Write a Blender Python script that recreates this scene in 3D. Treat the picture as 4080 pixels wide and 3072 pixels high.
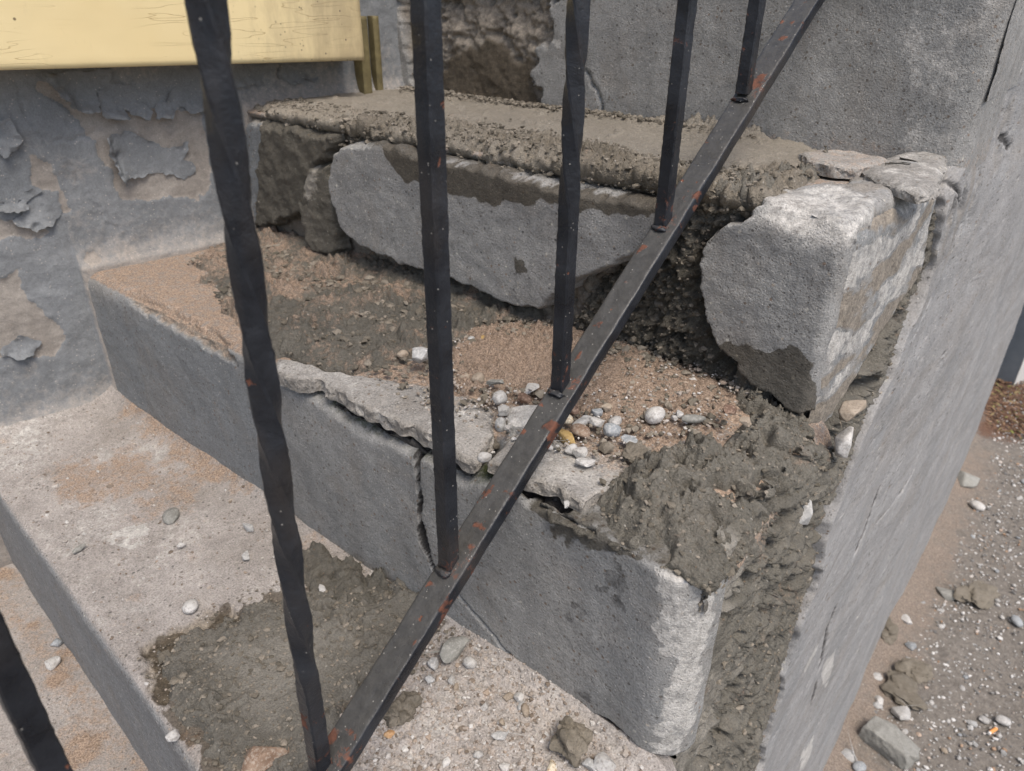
import bpy, bmesh, math, random
import numpy as np
from mathutils import Matrix, Vector

# ------------------------------------------------------------------ camera, light, exposure
for o in list(bpy.data.objects):
    bpy.data.objects.remove(o)
SC = bpy.context.scene
COL = SC.collection
CAMH = 1.60000
cam_d = bpy.data.cameras.new('camera')
cam = bpy.data.objects.new('camera', cam_d)
COL.objects.link(cam)
cr, cu, cf = Vector((0.775248,0.631572,0.010320)), Vector((-0.313358,0.370356,0.874439)), Vector((-0.548449,0.681141,-0.485026))
m = Matrix((cr, cu, -cf)).transposed().to_4x4()
m.translation = (0, 0, CAMH)
cam.matrix_world = m
cam_d.sensor_width = 36
cam_d.lens = 25.75828
cam_d.clip_start = 0.01
cam_d.clip_end = 200
cam_d.dof.use_dof = True
cam_d.dof.focus_distance = 0.56
cam_d.dof.aperture_fstop = 14
SC.camera = cam

SUN_EL, SUN_AZ = math.radians(61), math.radians(112)   # azimuth clockwise from +Y (towards +X)
world = bpy.data.worlds.new('World')
SC.world = world
world.use_nodes = True
wn = world.node_tree
wn.nodes.clear()
sky = wn.nodes.new('ShaderNodeTexSky')
sky.sky_type = 'NISHITA'
sky.sun_disc = False
sky.sun_elevation = SUN_EL
sky.sun_rotation = SUN_AZ
sky.dust_density = 3.0
bg = wn.nodes.new('ShaderNodeBackground')
bg.inputs['Strength'].default_value = 0.125
wo = wn.nodes.new('ShaderNodeOutputWorld')
wn.links.new(sky.outputs[0], bg.inputs[0])
wn.links.new(bg.outputs[0], wo.inputs[0])
sd = bpy.data.lights.new('sun', 'SUN')
sd.energy = 1.8
sd.angle = math.radians(28)
sd.color = (1.0, 0.935, 0.85)
sun = bpy.data.objects.new('sun', sd)
COL.objects.link(sun)
sdir = Vector((math.sin(SUN_AZ) * math.cos(SUN_EL), math.cos(SUN_AZ) * math.cos(SUN_EL), math.sin(SUN_EL)))
sun.rotation_euler = sdir.to_track_quat('Z', 'Y').to_euler()
sun.location = (3, 0, 5)
SC.view_settings.view_transform = 'Standard'
SC.view_settings.look = 'None'
SC.view_settings.gamma = 1.0
SC.view_settings.use_curve_mapping = False
SC.view_settings.exposure = 0.72
SC.cycles.use_denoising = True
SC.cycles.max_bounces = 6

# ------------------------------------------------------------------ stair frame: x along the treads, y up the flight, z up
ZK = {-1: 0.92280 - 0.18, 0: 0.92280, 1: 1.10280, 2: 1.28289, 3: 1.45013, 4: 1.63013}
DK = {-1: -0.31, 0: -0.09, 2: 0.32639, 3: 0.54997, 4: 0.79618}
SIDE = -0.11389
XW0, TW = -1.00039, 0.18447


def dk(k, X):
    if k == 1:
        return 0.144 + (X + 0.823) * (0.112 - 0.144) / (0.823 - 0.39)
    return np.zeros_like(X) + DK[k]


def xwall(y):
    return XW0 + TW * y


rng = np.random.default_rng(7)
RND = random.Random(11)

# ------------------------------------------------------------------ noise


def _h(i, j, s):
    n = (i.astype(np.int64) * 374761393 + j.astype(np.int64) * 668265263 + s * 974711) & 0xffffffff
    n = ((n ^ (n >> 13)) * 1274126177) & 0xffffffff
    return ((n ^ (n >> 16)) & 0xffff) / 65535.0


def gn(X, Y, s=0):
    xi, yi = np.floor(X), np.floor(Y)
    fx, fy = X - xi, Y - yi
    ux, uy = fx * fx * fx * (fx * (fx * 6 - 15) + 10), fy * fy * fy * (fy * (fy * 6 - 15) + 10)

    def g(a, b):
        t = _h(xi + a, yi + b, s) * 6.2831853
        return np.cos(t) * (fx - a) + np.sin(t) * (fy - b)
    a = g(0, 0) * (1 - ux) + g(1, 0) * ux
    b = g(0, 1) * (1 - ux) + g(1, 1) * ux
    return 1.4 * (a * (1 - uy) + b * uy)


def fbm(X, Y, size, octv=4, s=0, gain=0.5):
    r, a, f = 0, 1.0, 1.0 / size
    for i in range(octv):
        r = r + a * gn(X * f + 17.3 * i, Y * f - 9.1 * i, s + i * 31)
        a *= gain
        f *= 2.03
    return r


def worley(X, Y, s=0):
    xi, yi = np.floor(X), np.floor(Y)
    d1 = np.full(X.shape, 9.0)
    d2 = np.full(X.shape, 9.0)
    idr = np.zeros(X.shape)
    for a in (-1, 0, 1):
        for b in (-1, 0, 1):
            cx, cy = xi + a, yi + b
            px = cx + 0.12 + 0.76 * _h(cx, cy, s)
            py = cy + 0.12 + 0.76 * _h(cx, cy, s + 77)
            d = np.hypot(X - px, Y - py)
            nearer = d < d1
            d2 = np.where(nearer, d1, np.minimum(d2, d))
            idr = np.where(nearer, _h(cx, cy, s + 131), idr)
            d1 = np.where(nearer, d, d1)
    return d1, d2, idr


def crumbs(X, Y, cell, s=0, fill=1.0):
    wx = X / cell + 0.45 * gn(X / cell * 1.7, Y / cell * 1.7, s + 5)
    wy = Y / cell + 0.45 * gn(X / cell * 1.7, Y / cell * 1.7, s + 9)
    d1, d2, r = worley(wx, wy, s)
    hgt = np.sqrt(np.clip(1 - (d1 / 0.66) ** 2, 0, 1))
    return hgt * np.where(r < fill, 0.35 + 0.65 * r / max(fill, 1e-3), 0)


def pits(X, Y, cell, s=0, fill=0.35):
    wx = X / cell + 0.5 * gn(X / cell * 2, Y / cell * 2, s + 5)
    wy = Y / cell + 0.5 * gn(X / cell * 2, Y / cell * 2, s + 9)
    d1, d2, r = worley(wx, wy, s)
    return np.where(r < fill, np.clip(1 - d1 / 0.5, 0, 1) ** 0.7, 0)


def sst(a, b, x):
    t = np.clip((x - a) / (b - a), 0, 1)
    return t * t * (3 - 2 * t)


def seg_d(P, X, Y, closed):
    n = len(P)
    d = np.full(X.shape, 1e9)
    for i in range(n if closed else n - 1):
        (ax, ay), (bx, by) = P[i], P[(i + 1) % n]
        vx, vy = bx - ax, by - ay
        L = vx * vx + vy * vy + 1e-18
        t = np.clip(((X - ax) * vx + (Y - ay) * vy) / L, 0, 1)
        d = np.minimum(d, (X - ax - t * vx) ** 2 + (Y - ay - t * vy) ** 2)
    return np.sqrt(d)


def line_d(P, X, Y):
    return seg_d(P, X, Y, False)


def sdf(P, X, Y):
    """Signed distance to a polygon, positive inside."""
    d = seg_d(P, X, Y, True)
    c = np.zeros(X.shape, bool)
    n = len(P)
    for i in range(n):
        (ax, ay), (bx, by) = P[i], P[(i + 1) % n]
        if ay == by:
            continue
        k = ((ay > Y) != (by > Y)) & (X < (bx - ax) * (Y - ay) / (by - ay) + ax)
        c ^= k
    return np.where(c, d, -d)


def wsdf(P, X, Y, amp=0.004, size=0.02, s=3):
    return sdf(P, X, Y) + amp * fbm(X, Y, size, 4, s, 0.55)


def crackline(P, X, Y, w, amp=0.004, size=0.015, s=4):
    wx = X + amp * fbm(X, Y, 0.03, 3, s, 0.45)
    wy = Y + amp * fbm(X, Y, 0.03, 3, s + 50, 0.45)
    d = line_d(P, wx, wy)
    w = w * (0.6 + 0.6 * sst(-0.5, 0.5, fbm(X, Y, 0.03, 2, s + 80)))
    return np.clip(1.6 - 1.6 * d / w, 0, 1)


def groove(P, X, Y, w, depth, amp=0.004, size=0.015, s=4):
    wx = X + amp * fbm(X, Y, size, 3, s)
    wy = Y + amp * fbm(X, Y, size, 3, s + 50)
    return -depth * np.exp(-(line_d(P, wx, wy) / w) ** 2)


# ------------------------------------------------------------------ meshes and materials
def link(o, parent=None):
    COL.objects.link(o)
    if parent is not None:
        o.parent = parent
    return o


def tag(o, label=None, cat=None, group=None, kind=None):
    if label:
        o['label'] = label
    if cat:
        o['category'] = cat
    if group:
        o['group'] = group
    if kind:
        o['kind'] = kind
    return o


def empty(name, loc=(0, 0, 0)):
    o = bpy.data.objects.new(name, None)
    o.empty_display_size = 0.05
    o.location = loc
    COL.objects.link(o)
    return o


def raw_mesh(name, V, F, mat, parent=None, attrs=None, smooth=True, origin=None):
    """V (n,3), F (m,4) or (m,3) int arrays."""
    V = np.asarray(V, np.float64)
    loc = (0, 0, 0)
    if origin is not None:
        loc = origin
        V = V - np.array(origin)
    me = bpy.data.meshes.new(name)
    F = np.asarray(F, np.int32)
    n = F.shape[1]
    me.vertices.add(len(V))
    me.vertices.foreach_set('co', V.astype(np.float32).ravel())
    me.loops.add(F.size)
    me.loops.foreach_set('vertex_index', F.ravel())
    me.polygons.add(len(F))
    me.polygons.foreach_set('loop_start', np.arange(0, F.size, n, dtype=np.int32))
    me.update(calc_edges=True)
    me.polygons.foreach_set('use_smooth', np.full(len(F), smooth, bool))
    for k, a in (attrs or {}).items():
        at = me.attributes.new(k, 'FLOAT_COLOR', 'POINT')
        at.data.foreach_set('color', np.asarray(a, np.float32).ravel())
    me.materials.append(mat)
    o = bpy.data.objects.new(name, me)
    o.location = loc
    return link(o, parent)


def grid_mesh(name, P, keep, mat, parent=None, attrs=None):
    """P (nt,nx,3); keep (nt-1,nx-1) bool."""
    nt, nx = P.shape[:2]
    idx = np.arange(nt * nx).reshape(nt, nx)
    q = np.stack([idx[:-1, :-1], idx[:-1, 1:], idx[1:, 1:], idx[1:, :-1]], -1)
    q = q[keep] if keep is not None else q.reshape(-1, 4)
    used = np.zeros(nt * nx, bool)
    used[q.ravel()] = True
    rm = np.cumsum(used) - 1
    at = {k: v.reshape(-1, 4)[used] for k, v in (attrs or {}).items()}
    return raw_mesh(name, P.reshape(-1, 3)[used], rm[q], mat, parent, at)


def masks(shape, wet=0, dust=0, pale=0, paint=0, dirt=0, moss=0, core=0):
    A = np.zeros(shape + (4,))
    B = np.zeros(shape + (4,))
    for i, v in enumerate((wet, dust, pale, paint)):
        A[..., i] = np.clip(v, 0, 1)
    for i, v in enumerate((dirt, moss, core)):
        B[..., i] = np.clip(v, 0, 1)
    B[..., 3] = 1
    return {'ma': A, 'mb': B}


class Nodes:
    def __init__(self, name):
        self.m = bpy.data.materials.new(name)
        self.m.use_nodes = True
        self.t = self.m.node_tree
        self.t.nodes.clear()
        self.out = self.n('ShaderNodeOutputMaterial')
        self.b = self.n('ShaderNodeBsdfPrincipled')
        self.l(self.b.outputs[0], self.out.inputs[0])
        self.pos = self.n('ShaderNodeNewGeometry').outputs['Position']

    def n(self, t, **kw):
        x = self.t.nodes.new(t)
        for k, v in kw.items():
            setattr(x, k, v)
        return x

    def l(self, a, b):
        self.t.links.new(a, b)

    def put(self, sock, v):
        if isinstance(v, bpy.types.NodeSocket):
            self.l(v, sock)
        elif isinstance(v, tuple) and len(v) == 3:
            sock.default_value = (*v, 1)
        else:
            sock.default_value = v

    def noise(self, scale, detail=4, rough=0.55, vec=None, dist=0.0, color=False):
        x = self.n('ShaderNodeTexNoise')
        self.l(vec or self.pos, x.inputs['Vector'])
        x.inputs['Scale'].default_value = scale
        x.inputs['Detail'].default_value = detail
        x.inputs['Roughness'].default_value = rough
        x.inputs['Distortion'].default_value = dist
        return x.outputs['Color' if color else 'Fac']

    def vor(self, scale, vec=None, feature='F1'):
        x = self.n('ShaderNodeTexVoronoi', feature=feature)
        self.l(vec or self.pos, x.inputs['Vector'])
        x.inputs['Scale'].default_value = scale
        return x

    def ramp(self, fac, *stops):
        x = self.n('ShaderNodeValToRGB')
        el = x.color_ramp.elements
        while len(el) < len(stops):
            el.new(0.5)
        for e, (p, c) in zip(el, stops):
            e.position = p
            e.color = (*c, 1) if isinstance(c, tuple) else (c, c, c, 1)
        self.l(fac, x.inputs[0])
        return x.outputs[0]

    def rng(self, fac, a, b, c=0.0, d=1.0):
        x = self.n('ShaderNodeMapRange')
        self.put(x.inputs[0], fac)
        for i, v in enumerate((a, b, c, d)):
            x.inputs[i + 1].default_value = v
        return x.outputs[0]

    def mix(self, fac, a, b, mode='MIX'):
        x = self.n('ShaderNodeMix', data_type='RGBA', blend_type=mode)
        self.put(x.inputs[0], fac)
        self.put(x.inputs[6], a)
        self.put(x.inputs[7], b)
        return x.outputs[2]

    def math(self, op, a, b=0.0):
        x = self.n('ShaderNodeMath', operation=op)
        self.put(x.inputs[0], a)
        self.put(x.inputs[1], b)
        return x.outputs[0]

    def attr(self, name):
        x = self.n('ShaderNodeAttribute', attribute_name=name)
        s = self.n('ShaderNodeSeparateColor')
        self.l(x.outputs['Color'], s.inputs[0])
        return s.outputs[0], s.outputs[1], s.outputs[2], x.outputs['Alpha']

    def bump(self, h, dist=1.0):
        x = self.n('ShaderNodeBump')
        x.inputs['Distance'].default_value = dist
        self.l(h, x.inputs['Height'])
        self.l(x.outputs[0], self.b.inputs['Normal'])

    def scaled(self, v, loc=None):
        x = self.n('ShaderNodeMapping')
        self.l(self.pos, x.inputs[0])
        x.inputs['Scale'].default_value = v
        return x.outputs[0]

    def done(self, col, rough=0.9, spec=0.3):
        self.put(self.b.inputs['Base Color'], col)
        self.put(self.b.inputs['Roughness'], rough)
        self.b.inputs['Specular IOR Level'].default_value = spec
        return self.m


def speck(N, scale, thr, rmin):
    """Mask of scattered round grains: only cells with random value above rmin."""
    v = N.vor(scale)
    s = N.n('ShaderNodeSeparateColor')
    N.l(v.outputs['Color'], s.inputs[0])
    a = N.rng(v.outputs['Distance'], thr, thr * 0.6)
    return N.math('MULTIPLY', a, N.math('GREATER_THAN', s.outputs[0], rmin)), s.outputs[1]


def concrete_material(name, lo, hi, grain=1.0, streak=None, squeeze=None):
    N = Nodes(name)
    if squeeze:
        N.pos = N.scaled(squeeze)
    wet, dust, pale, paint = N.attr('ma')
    dirt, moss, core, _ = N.attr('mb')
    n1 = N.noise(11, 6, 0.6)
    n2 = N.noise(150, 6, 0.7)
    n3 = N.noise(620, 3, 0.6)
    n4 = N.noise(40, 5, 0.65, dist=0.6)
    base = N.mix(N.rng(n1, 0.3, 0.7), lo, hi)
    base = N.mix(N.rng(n4, 0.35, 0.7, 0, 0.5), base, tuple(c * 0.78 for c in lo))
    base = N.mix(paint, base, N.mix(N.rng(n4, 0.3, 0.7), (0.170, 0.181, 0.187), (0.222, 0.232, 0.237)))
    n6 = N.noise(17, 5, 0.62, dist=0.8)
    base = N.mix(N.rng(n6, 0.5, 0.72, 0, 0.45), base, (0.225, 0.198, 0.168))
    drip = N.noise(34, 5, 0.6, vec=N.scaled((1, 1, 0.22)))
    base = N.mix(N.rng(drip, 0.52, 0.72, 0, 0.38), base, tuple(c * 0.66 for c in lo))
    # aggregate grains
    sp, sr = speck(N, 210, 0.34, 0.80)
    base = N.mix(N.math('MULTIPLY', sp, 0.75), base, N.ramp(sr, (0.0, (0.05, 0.05, 0.05)), (0.45, (0.12, 0.10, 0.08)), (0.75, (0.18, 0.12, 0.08)), (0.9, (0.5, 0.48, 0.42))))
    sp2, sr2 = speck(N, 430, 0.36, 0.72)
    base = N.mix(N.math('MULTIPLY', sp2, 0.55), base, N.ramp(sr2, (0.0, (0.07, 0.068, 0.065)), (0.6, (0.14, 0.12, 0.10)), (0.8, (0.55, 0.52, 0.48))))
    corec = N.mix(N.rng(n2, 0.35, 0.65), (0.17, 0.145, 0.115), (0.29, 0.25, 0.20))
    base = N.mix(core, base, corec)
    palec = N.mix(N.rng(n2, 0.3, 0.7), (0.40, 0.38, 0.35), (0.54, 0.52, 0.485))
    base = N.mix(N.rng(N.math('MULTIPLY', pale, N.math('ADD', N.rng(n4, 0.3, 0.65, 0.35, 1.1), N.rng(n2, 0.3, 0.7, -0.25, 0.25))), 0.28, 0.66, 0, 0.85), base, palec)
    dustc = N.mix(N.rng(n3, 0.3, 0.7), (0.20, 0.140, 0.099), (0.37, 0.282, 0.214))
    base = N.mix(N.rng(N.math('ADD', dust, N.rng(n2, 0.3, 0.7, -0.35, 0.35)), 0.3, 0.8), base, dustc)
    wetc = N.mix(1.0, base, (0.37, 0.345, 0.305), 'MULTIPLY')
    base = N.mix(N.rng(N.math('ADD', wet, N.rng(n2, 0.3, 0.7, -0.2, 0.2)), 0.35, 0.65), base, wetc)
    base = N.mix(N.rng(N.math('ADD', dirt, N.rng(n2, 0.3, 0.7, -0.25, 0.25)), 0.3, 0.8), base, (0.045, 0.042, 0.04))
    base = N.mix(N.rng(N.math('ADD', moss, N.rng(n2, 0.3, 0.7, -0.25, 0.25)), 0.3, 0.8), base, (0.035, 0.042, 0.015))
    if streak is not None:
        st = N.noise(streak[1], 5, 0.6, vec=N.scaled(streak[0]))
        base = N.mix(N.rng(st, 0.42, 0.68, 0, 0.25), base, tuple(c * 0.76 for c in lo))
    g = N.rng(n3, 0.25, 0.75, 1 - 0.32 * grain, 1 + 0.32 * grain)
    g2 = N.rng(n2, 0.25, 0.75, 1 - 0.16 * grain, 1 + 0.16 * grain)
    gc = N.n('ShaderNodeCombineColor')
    gg = N.math('MULTIPLY', g, g2)
    for i in range(3):
        N.l(gg, gc.inputs[i])
    base = N.mix(1.0, base, gc.outputs[0], 'MULTIPLY')
    hgt = N.math('ADD', N.math('MULTIPLY', n3, 0.0010 * grain), N.math('MULTIPLY', n2, 0.0008 * grain))
    hgt = N.math('ADD', hgt, N.math('MULTIPLY', sp2, -0.0004))
    N.bump(hgt)
    return N.done(base, N.rng(wet, 0, 1, 0.92, 0.62), 0.3)


def mortar_material(name, lo, hi, rough=0.8):
    N = Nodes(name)
    wet, dust, pale, paint = N.attr('ma')
    n1 = N.noise(25, 5, 0.6)
    n2 = N.noise(170, 6, 0.72)
    n3 = N.noise(700, 3, 0.6)
    base = N.mix(N.rng(n1, 0.3, 0.7), lo, hi)
    base = N.mix(N.rng(n2, 0.35, 0.7, 0, 0.6), base, tuple(c * 0.7 for c in lo))
    sp, sr = speck(N, 300, 0.34, 0.9)
    base = N.mix(N.math('MULTIPLY', sp, 0.6), base, N.ramp(sr, (0.0, (0.06, 0.055, 0.05)), (0.6, (0.3, 0.2, 0.12)), (0.9, (0.5, 0.47, 0.42))))
    dustc = N.mix(N.rng(n3, 0.3, 0.7), (0.20, 0.140, 0.099), (0.37, 0.282, 0.214))
    base = N.mix(N.rng(N.math('ADD', dust, N.rng(n2, 0.3, 0.7, -0.45, 0.45)), 0.3, 0.8), base, dustc)
    base = N.mix(N.math('MULTIPLY', pale, 0.9), base, (0.42, 0.39, 0.34))
    base = N.mix(wet, base, N.mix(1.0, base, (0.55, 0.52, 0.47), 'MULTIPLY'))
    g = N.rng(n3, 0.25, 0.75, 0.7, 1.3)
    gc = N.n('ShaderNodeCombineColor')
    for i in range(3):
        N.l(g, gc.inputs[i])
    base = N.mix(1.0, base, gc.outputs[0], 'MULTIPLY')
    N.bump(N.math('ADD', N.math('MULTIPLY', n3, 0.0018), N.math('MULTIPLY', n2, 0.0030)))
    return N.done(base, N.rng(wet, 0, 1, rough, 0.5), 0.35)


M_CONC = concrete_material('old_concrete', (0.245, 0.242, 0.231), (0.325, 0.319, 0.304))
M_TREAD = concrete_material('tread_concrete', (0.30, 0.27, 0.245), (0.43, 0.395, 0.365), 1.15)
M_CRUST = concrete_material('crust_concrete', (0.25, 0.235, 0.215), (0.40, 0.38, 0.35), 1.1)
M_BLOCK = concrete_material('block_concrete', (0.25, 0.247, 0.238), (0.33, 0.324, 0.308))
M_COAT = concrete_material('grey_render', (0.285, 0.279, 0.272), (0.345, 0.337, 0.328), 0.75, ((1, 1, 0.3), 22), (1, 0.28, 1))
M_MORT = mortar_material('fresh_mortar', (0.132, 0.122, 0.100), (0.212, 0.195, 0.163))
M_MORTD = mortar_material('damp_mortar', (0.104, 0.096, 0.079), (0.166, 0.152, 0.125), 0.72)
M_MORTS = mortar_material('smoothed_mortar', (0.20, 0.172, 0.132), (0.27, 0.235, 0.185), 0.62)


def iron_material(name, dusty, specks=0.97):
    N = Nodes(name)
    rust = N.attr('ma')[0]
    n1 = N.noise(28, 6, 0.65)
    n2 = N.noise(130, 6, 0.7)
    n3 = N.noise(14, 4, 0.6, vec=N.scaled((1, 1, 0.35)))
    nt = N.n('ShaderNodeNewGeometry')
    sn = N.n('ShaderNodeSeparateXYZ')
    N.l(nt.outputs['Normal'], sn.inputs[0])
    base = N.mix(N.rng(n1, 0.35, 0.7), (0.007, 0.008, 0.011), (0.026, 0.029, 0.035))
    base = N.mix(N.rng(n3, 0.52, 0.68, 0, 0.7), base, (0.048, 0.039, 0.032))
    top = N.math('MULTIPLY', N.rng(sn.outputs[2], 0.45, 0.85), dusty)
    base = N.mix(top, base, N.mix(N.rng(n2, 0.3, 0.7), (0.052, 0.050, 0.046), (0.092, 0.088, 0.080)))
    n5 = N.noise(85, 4, 0.6)
    rm = N.math('ADD', N.math('ADD', N.rng(n1, 0.59, 0.74, 0.0, 0.75), N.rng(n5, 0.62, 0.72, 0.0, 0.75)), rust)
    rm = N.rng(N.math('ADD', rm, N.rng(n2, 0.3, 0.7, -0.45, 0.35)), 0.45, 0.7)
    base = N.mix(N.math('MULTIPLY', rm, 0.85), base, N.mix(N.rng(n2, 0.35, 0.65), (0.07, 0.030, 0.020), (0.18, 0.068, 0.038)))
    sp, sr = speck(N, 420, 0.22, specks)
    base = N.mix(N.math('MULTIPLY', sp, 0.6), base, (0.42, 0.40, 0.36))
    h = N.math('ADD', N.math('MULTIPLY', n2, 0.0008), N.math('MULTIPLY', n1, 0.0016))
    N.bump(N.math('ADD', h, N.math('MULTIPLY', rm, -0.0004)))
    return N.done(base, N.mix(rm, N.mix(N.rng(n1, 0.35, 0.65), (0.26, 0.26, 0.26), (0.48, 0.48, 0.48)), (0.85, 0.85, 0.85)), 0.36)


M_IRON = iron_material('black_iron_paint', 0.55)
M_RAIL = iron_material('dusty_iron_paint', 0.8, 0.86)


def yellow_material():
    N = Nodes('yellow_paint')
    dirt = N.attr('ma')[0]
    n1 = N.noise(6, 4, 0.6)
    n2 = N.noise(120, 6, 0.7)
    base = N.mix(N.rng(n1, 0.3, 0.7), (0.70, 0.56, 0.30), (0.74, 0.615, 0.355))
    # long wandering cracks in the paint film, along the board
    vec = N.scaled((2.2, 2.2, 26.0))
    w = N.noise(1.5, 3, 0.5, vec=vec)
    ck = N.n('ShaderNodeMath', operation='PINGPONG')
    N.l(N.math('MULTIPLY', w, 11.0), ck.inputs[0])
    ck.inputs[1].default_value = 0.5
    brk = N.rng(N.noise(7, 2, 0.5), 0.42, 0.55)
    line = N.math('MULTIPLY', N.rng(ck.outputs[0], 0.022, 0.007), brk)
    base = N.mix(N.math('MULTIPLY', line, 0.55), base, (0.36, 0.24, 0.10))
    sp, sr = speck(N, 75, 0.13, 0.82)
    base = N.mix(N.math('MULTIPLY', sp, 0.85), base, (0.13, 0.09, 0.05))
    sp2, sr2 = speck(N, 190, 0.26, 0.80)
    dd = N.rng(N.math('ADD', dirt, N.rng(N.noise(55, 6, 0.7, vec=N.scaled((1, 1, 0.35))), 0.3, 0.7, -0.5, 0.3)), 0.1, 1.1)
    base = N.mix(N.math('MULTIPLY', N.math('MULTIPLY', sp2, dirt), 0.95), base, (0.06, 0.05, 0.04))
    base = N.mix(N.math('MULTIPLY', dd, 0.6), base, (0.26, 0.20, 0.125))
    N.bump(N.math('ADD', N.math('MULTIPLY', line, -0.0003), N.math('MULTIPLY', n2, 0.00015)))
    return N.done(base, 0.6, 0.3)


M_YEL = yellow_material()


def wall_material(name, flake=False):
    N = Nodes(name)
    peel, dust, dirt, _ = N.attr('ma')
    n1 = N.noise(14, 5, 0.6)
    n2 = N.noise(140, 6, 0.7)
    n3 = N.noise(600, 3, 0.6)
    base = N.mix(N.rng(n1, 0.3, 0.7), (0.160, 0.169, 0.176), (0.222, 0.230, 0.236))
    tan = N.mix(N.rng(n1, 0.3, 0.7), (0.235, 0.21, 0.185), (0.325, 0.295, 0.262))
    if not flake:
        base = N.mix(N.rng(peel, 0.4, 0.6), base, tan)
        base = N.mix(N.math('MULTIPLY', N.rng(N.math('ADD', dust, N.rng(n2, 0.3, 0.7, -0.3, 0.3)), 0.2, 0.9), 0.8), base, (0.33, 0.29, 0.25))
        base = N.mix(N.rng(N.math('ADD', dirt, N.rng(n2, 0.3, 0.7, -0.3, 0.3)), 0.3, 0.8), base, (0.05, 0.045, 0.04))
    sp, sr = speck(N, 260, 0.26, 0.80)
    base = N.mix(N.math('MULTIPLY', sp, 0.55), base, (0.46, 0.42, 0.37))
    g = N.math('MULTIPLY', N.rng(n3, 0.25, 0.75, 0.84, 1.16), N.rng(n2, 0.25, 0.75, 0.84, 1.16))
    gc = N.n('ShaderNodeCombineColor')
    for i in range(3):
        N.l(g, gc.inputs[i])
    base = N.mix(1.0, base, gc.outputs[0], 'MULTIPLY')
    N.bump(N.math('ADD', N.math('MULTIPLY', n3, 0.0005), N.math('MULTIPLY', n2, 0.0013)))
    return N.done(base, 0.72, 0.35)


M_WALL = wall_material('peeling_wall_paint')
M_FLAKE = wall_material('paint_flake', True)


def stone_material(name, a, b, c, scale=60, rough=0.75):
    N = Nodes(name)
    oi = N.n('ShaderNodeObjectInfo')
    tc = N.n('ShaderNodeTexCoord')
    n1 = N.noise(scale, 5, 0.65, vec=tc.outputs['Object'])
    n2 = N.noise(scale * 7, 5, 0.7, vec=tc.outputs['Object'])
    base = N.mix(N.rng(n1, 0.35, 0.65), a, b)
    base = N.mix(N.rng(n2, 0.48, 0.62, 0, 0.75), base, c)
    v = N.rng(oi.outputs['Random'], 0, 1, 0.82, 1.12)
    gc = N.n('ShaderNodeCombineColor')
    for i in range(3):
        N.l(v, gc.inputs[i])
    base = N.mix(1.0, base, gc.outputs[0], 'MULTIPLY')
    N.bump(N.math('ADD', N.math('MULTIPLY', n1, 0.0012), N.math('MULTIPLY', n2, 0.0006)))
    return N.done(base, rough, 0.3)


ST = {
    'white': stone_material('white_stone', (0.40, 0.385, 0.36), (0.56, 0.545, 0.52), (0.27, 0.25, 0.23)),
    'grey': stone_material('grey_stone', (0.27, 0.265, 0.255), (0.42, 0.415, 0.40), (0.52, 0.51, 0.49)),
    'bluegrey': stone_material('blue_grey_stone', (0.20, 0.215, 0.225), (0.32, 0.335, 0.345), (0.45, 0.45, 0.44)),
    'tan': stone_material('tan_stone', (0.30, 0.245, 0.185), (0.40, 0.335, 0.265), (0.22, 0.175, 0.13)),
    'cream': stone_material('cream_stone', (0.56, 0.49, 0.36), (0.66, 0.60, 0.48), (0.30, 0.16, 0.06)),
    'brown': stone_material('brown_stone', (0.17, 0.105, 0.07), (0.30, 0.215, 0.155), (0.40, 0.34, 0.28)),
    'ochre': stone_material('ochre_stone', (0.36, 0.235, 0.08), (0.48, 0.35, 0.16), (0.24, 0.145, 0.06)),
    'rust': stone_material('rusty_stone', (0.10, 0.062, 0.045), (0.20, 0.125, 0.09), (0.33, 0.24, 0.18)),
    'mortar': stone_material('mortar_clod', (0.15, 0.13, 0.10), (0.22, 0.19, 0.15), (0.10, 0.09, 0.07), 90),
    'slate': stone_material('grey_slate', (0.19, 0.185, 0.165), (0.27, 0.265, 0.24), (0.36, 0.35, 0.32)),
    'orange': stone_material('orange_stone', (0.44, 0.26, 0.13), (0.50, 0.35, 0.21), (0.4, 0.2, 0.08)),
}

# ------------------------------------------------------------------ the flight of steps
stairs = empty('concrete_stairs', (-0.5, 0.3, 0))
tag(stairs, 'crumbling concrete stairs being patched with fresh mortar beside the black railing', 'stairs')
stairs.location = (0, 0, 0)

END_R = {-1: 0.03, 0: 0.03, 1: 0.03, 2: 0.030, 3: 0.020, 4: 0.022}


def nose_r(k, X):
    if k == 2:
        return 0.008 + 0.012 * sst(-0.55, -0.66, X)
    if k == 1:
        return np.zeros_like(X) + 0.012
    return np.zeros_like(X) + 0.010


def prof_g(X, T, Hh, d, zk, rho, re, xend):
    s = np.clip((T + rho) / (2 * rho), 0, 1)
    y = np.where(T < -rho, d, np.where(T > rho, d + T, d + rho * s * s))
    z = np.where(T < -rho, zk + T, np.where(T > rho, zk, zk - rho * (1 - s) ** 2))
    ty, tz = s, 1 - s
    L = np.hypot(ty, tz)
    ny, nz = -tz / L, ty / L
    a = np.maximum(X - (xend - re), 0)
    phi = np.minimum(a / re, math.pi / 2)
    inw = re * (1 - np.cos(phi)) + np.maximum(a - re * math.pi / 2, 0)
    x = np.where(a > 0, xend - re + re * np.sin(phi), X)
    c, sn = np.cos(phi), np.sin(phi)
    return np.stack([x + sn * Hh, y - ny * inw + ny * c * Hh, z - nz * inw + nz * c * Hh], -1)


def prof(k, X, T, Hh):
    """Surface point of step k: X along the step, T from the nosing (riser below 0, tread above 0), Hh out of the surface."""
    return prof_g(X, T, Hh, dk(k, X), ZK[k], nose_r(k, X), END_R[k], SIDE)


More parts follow.
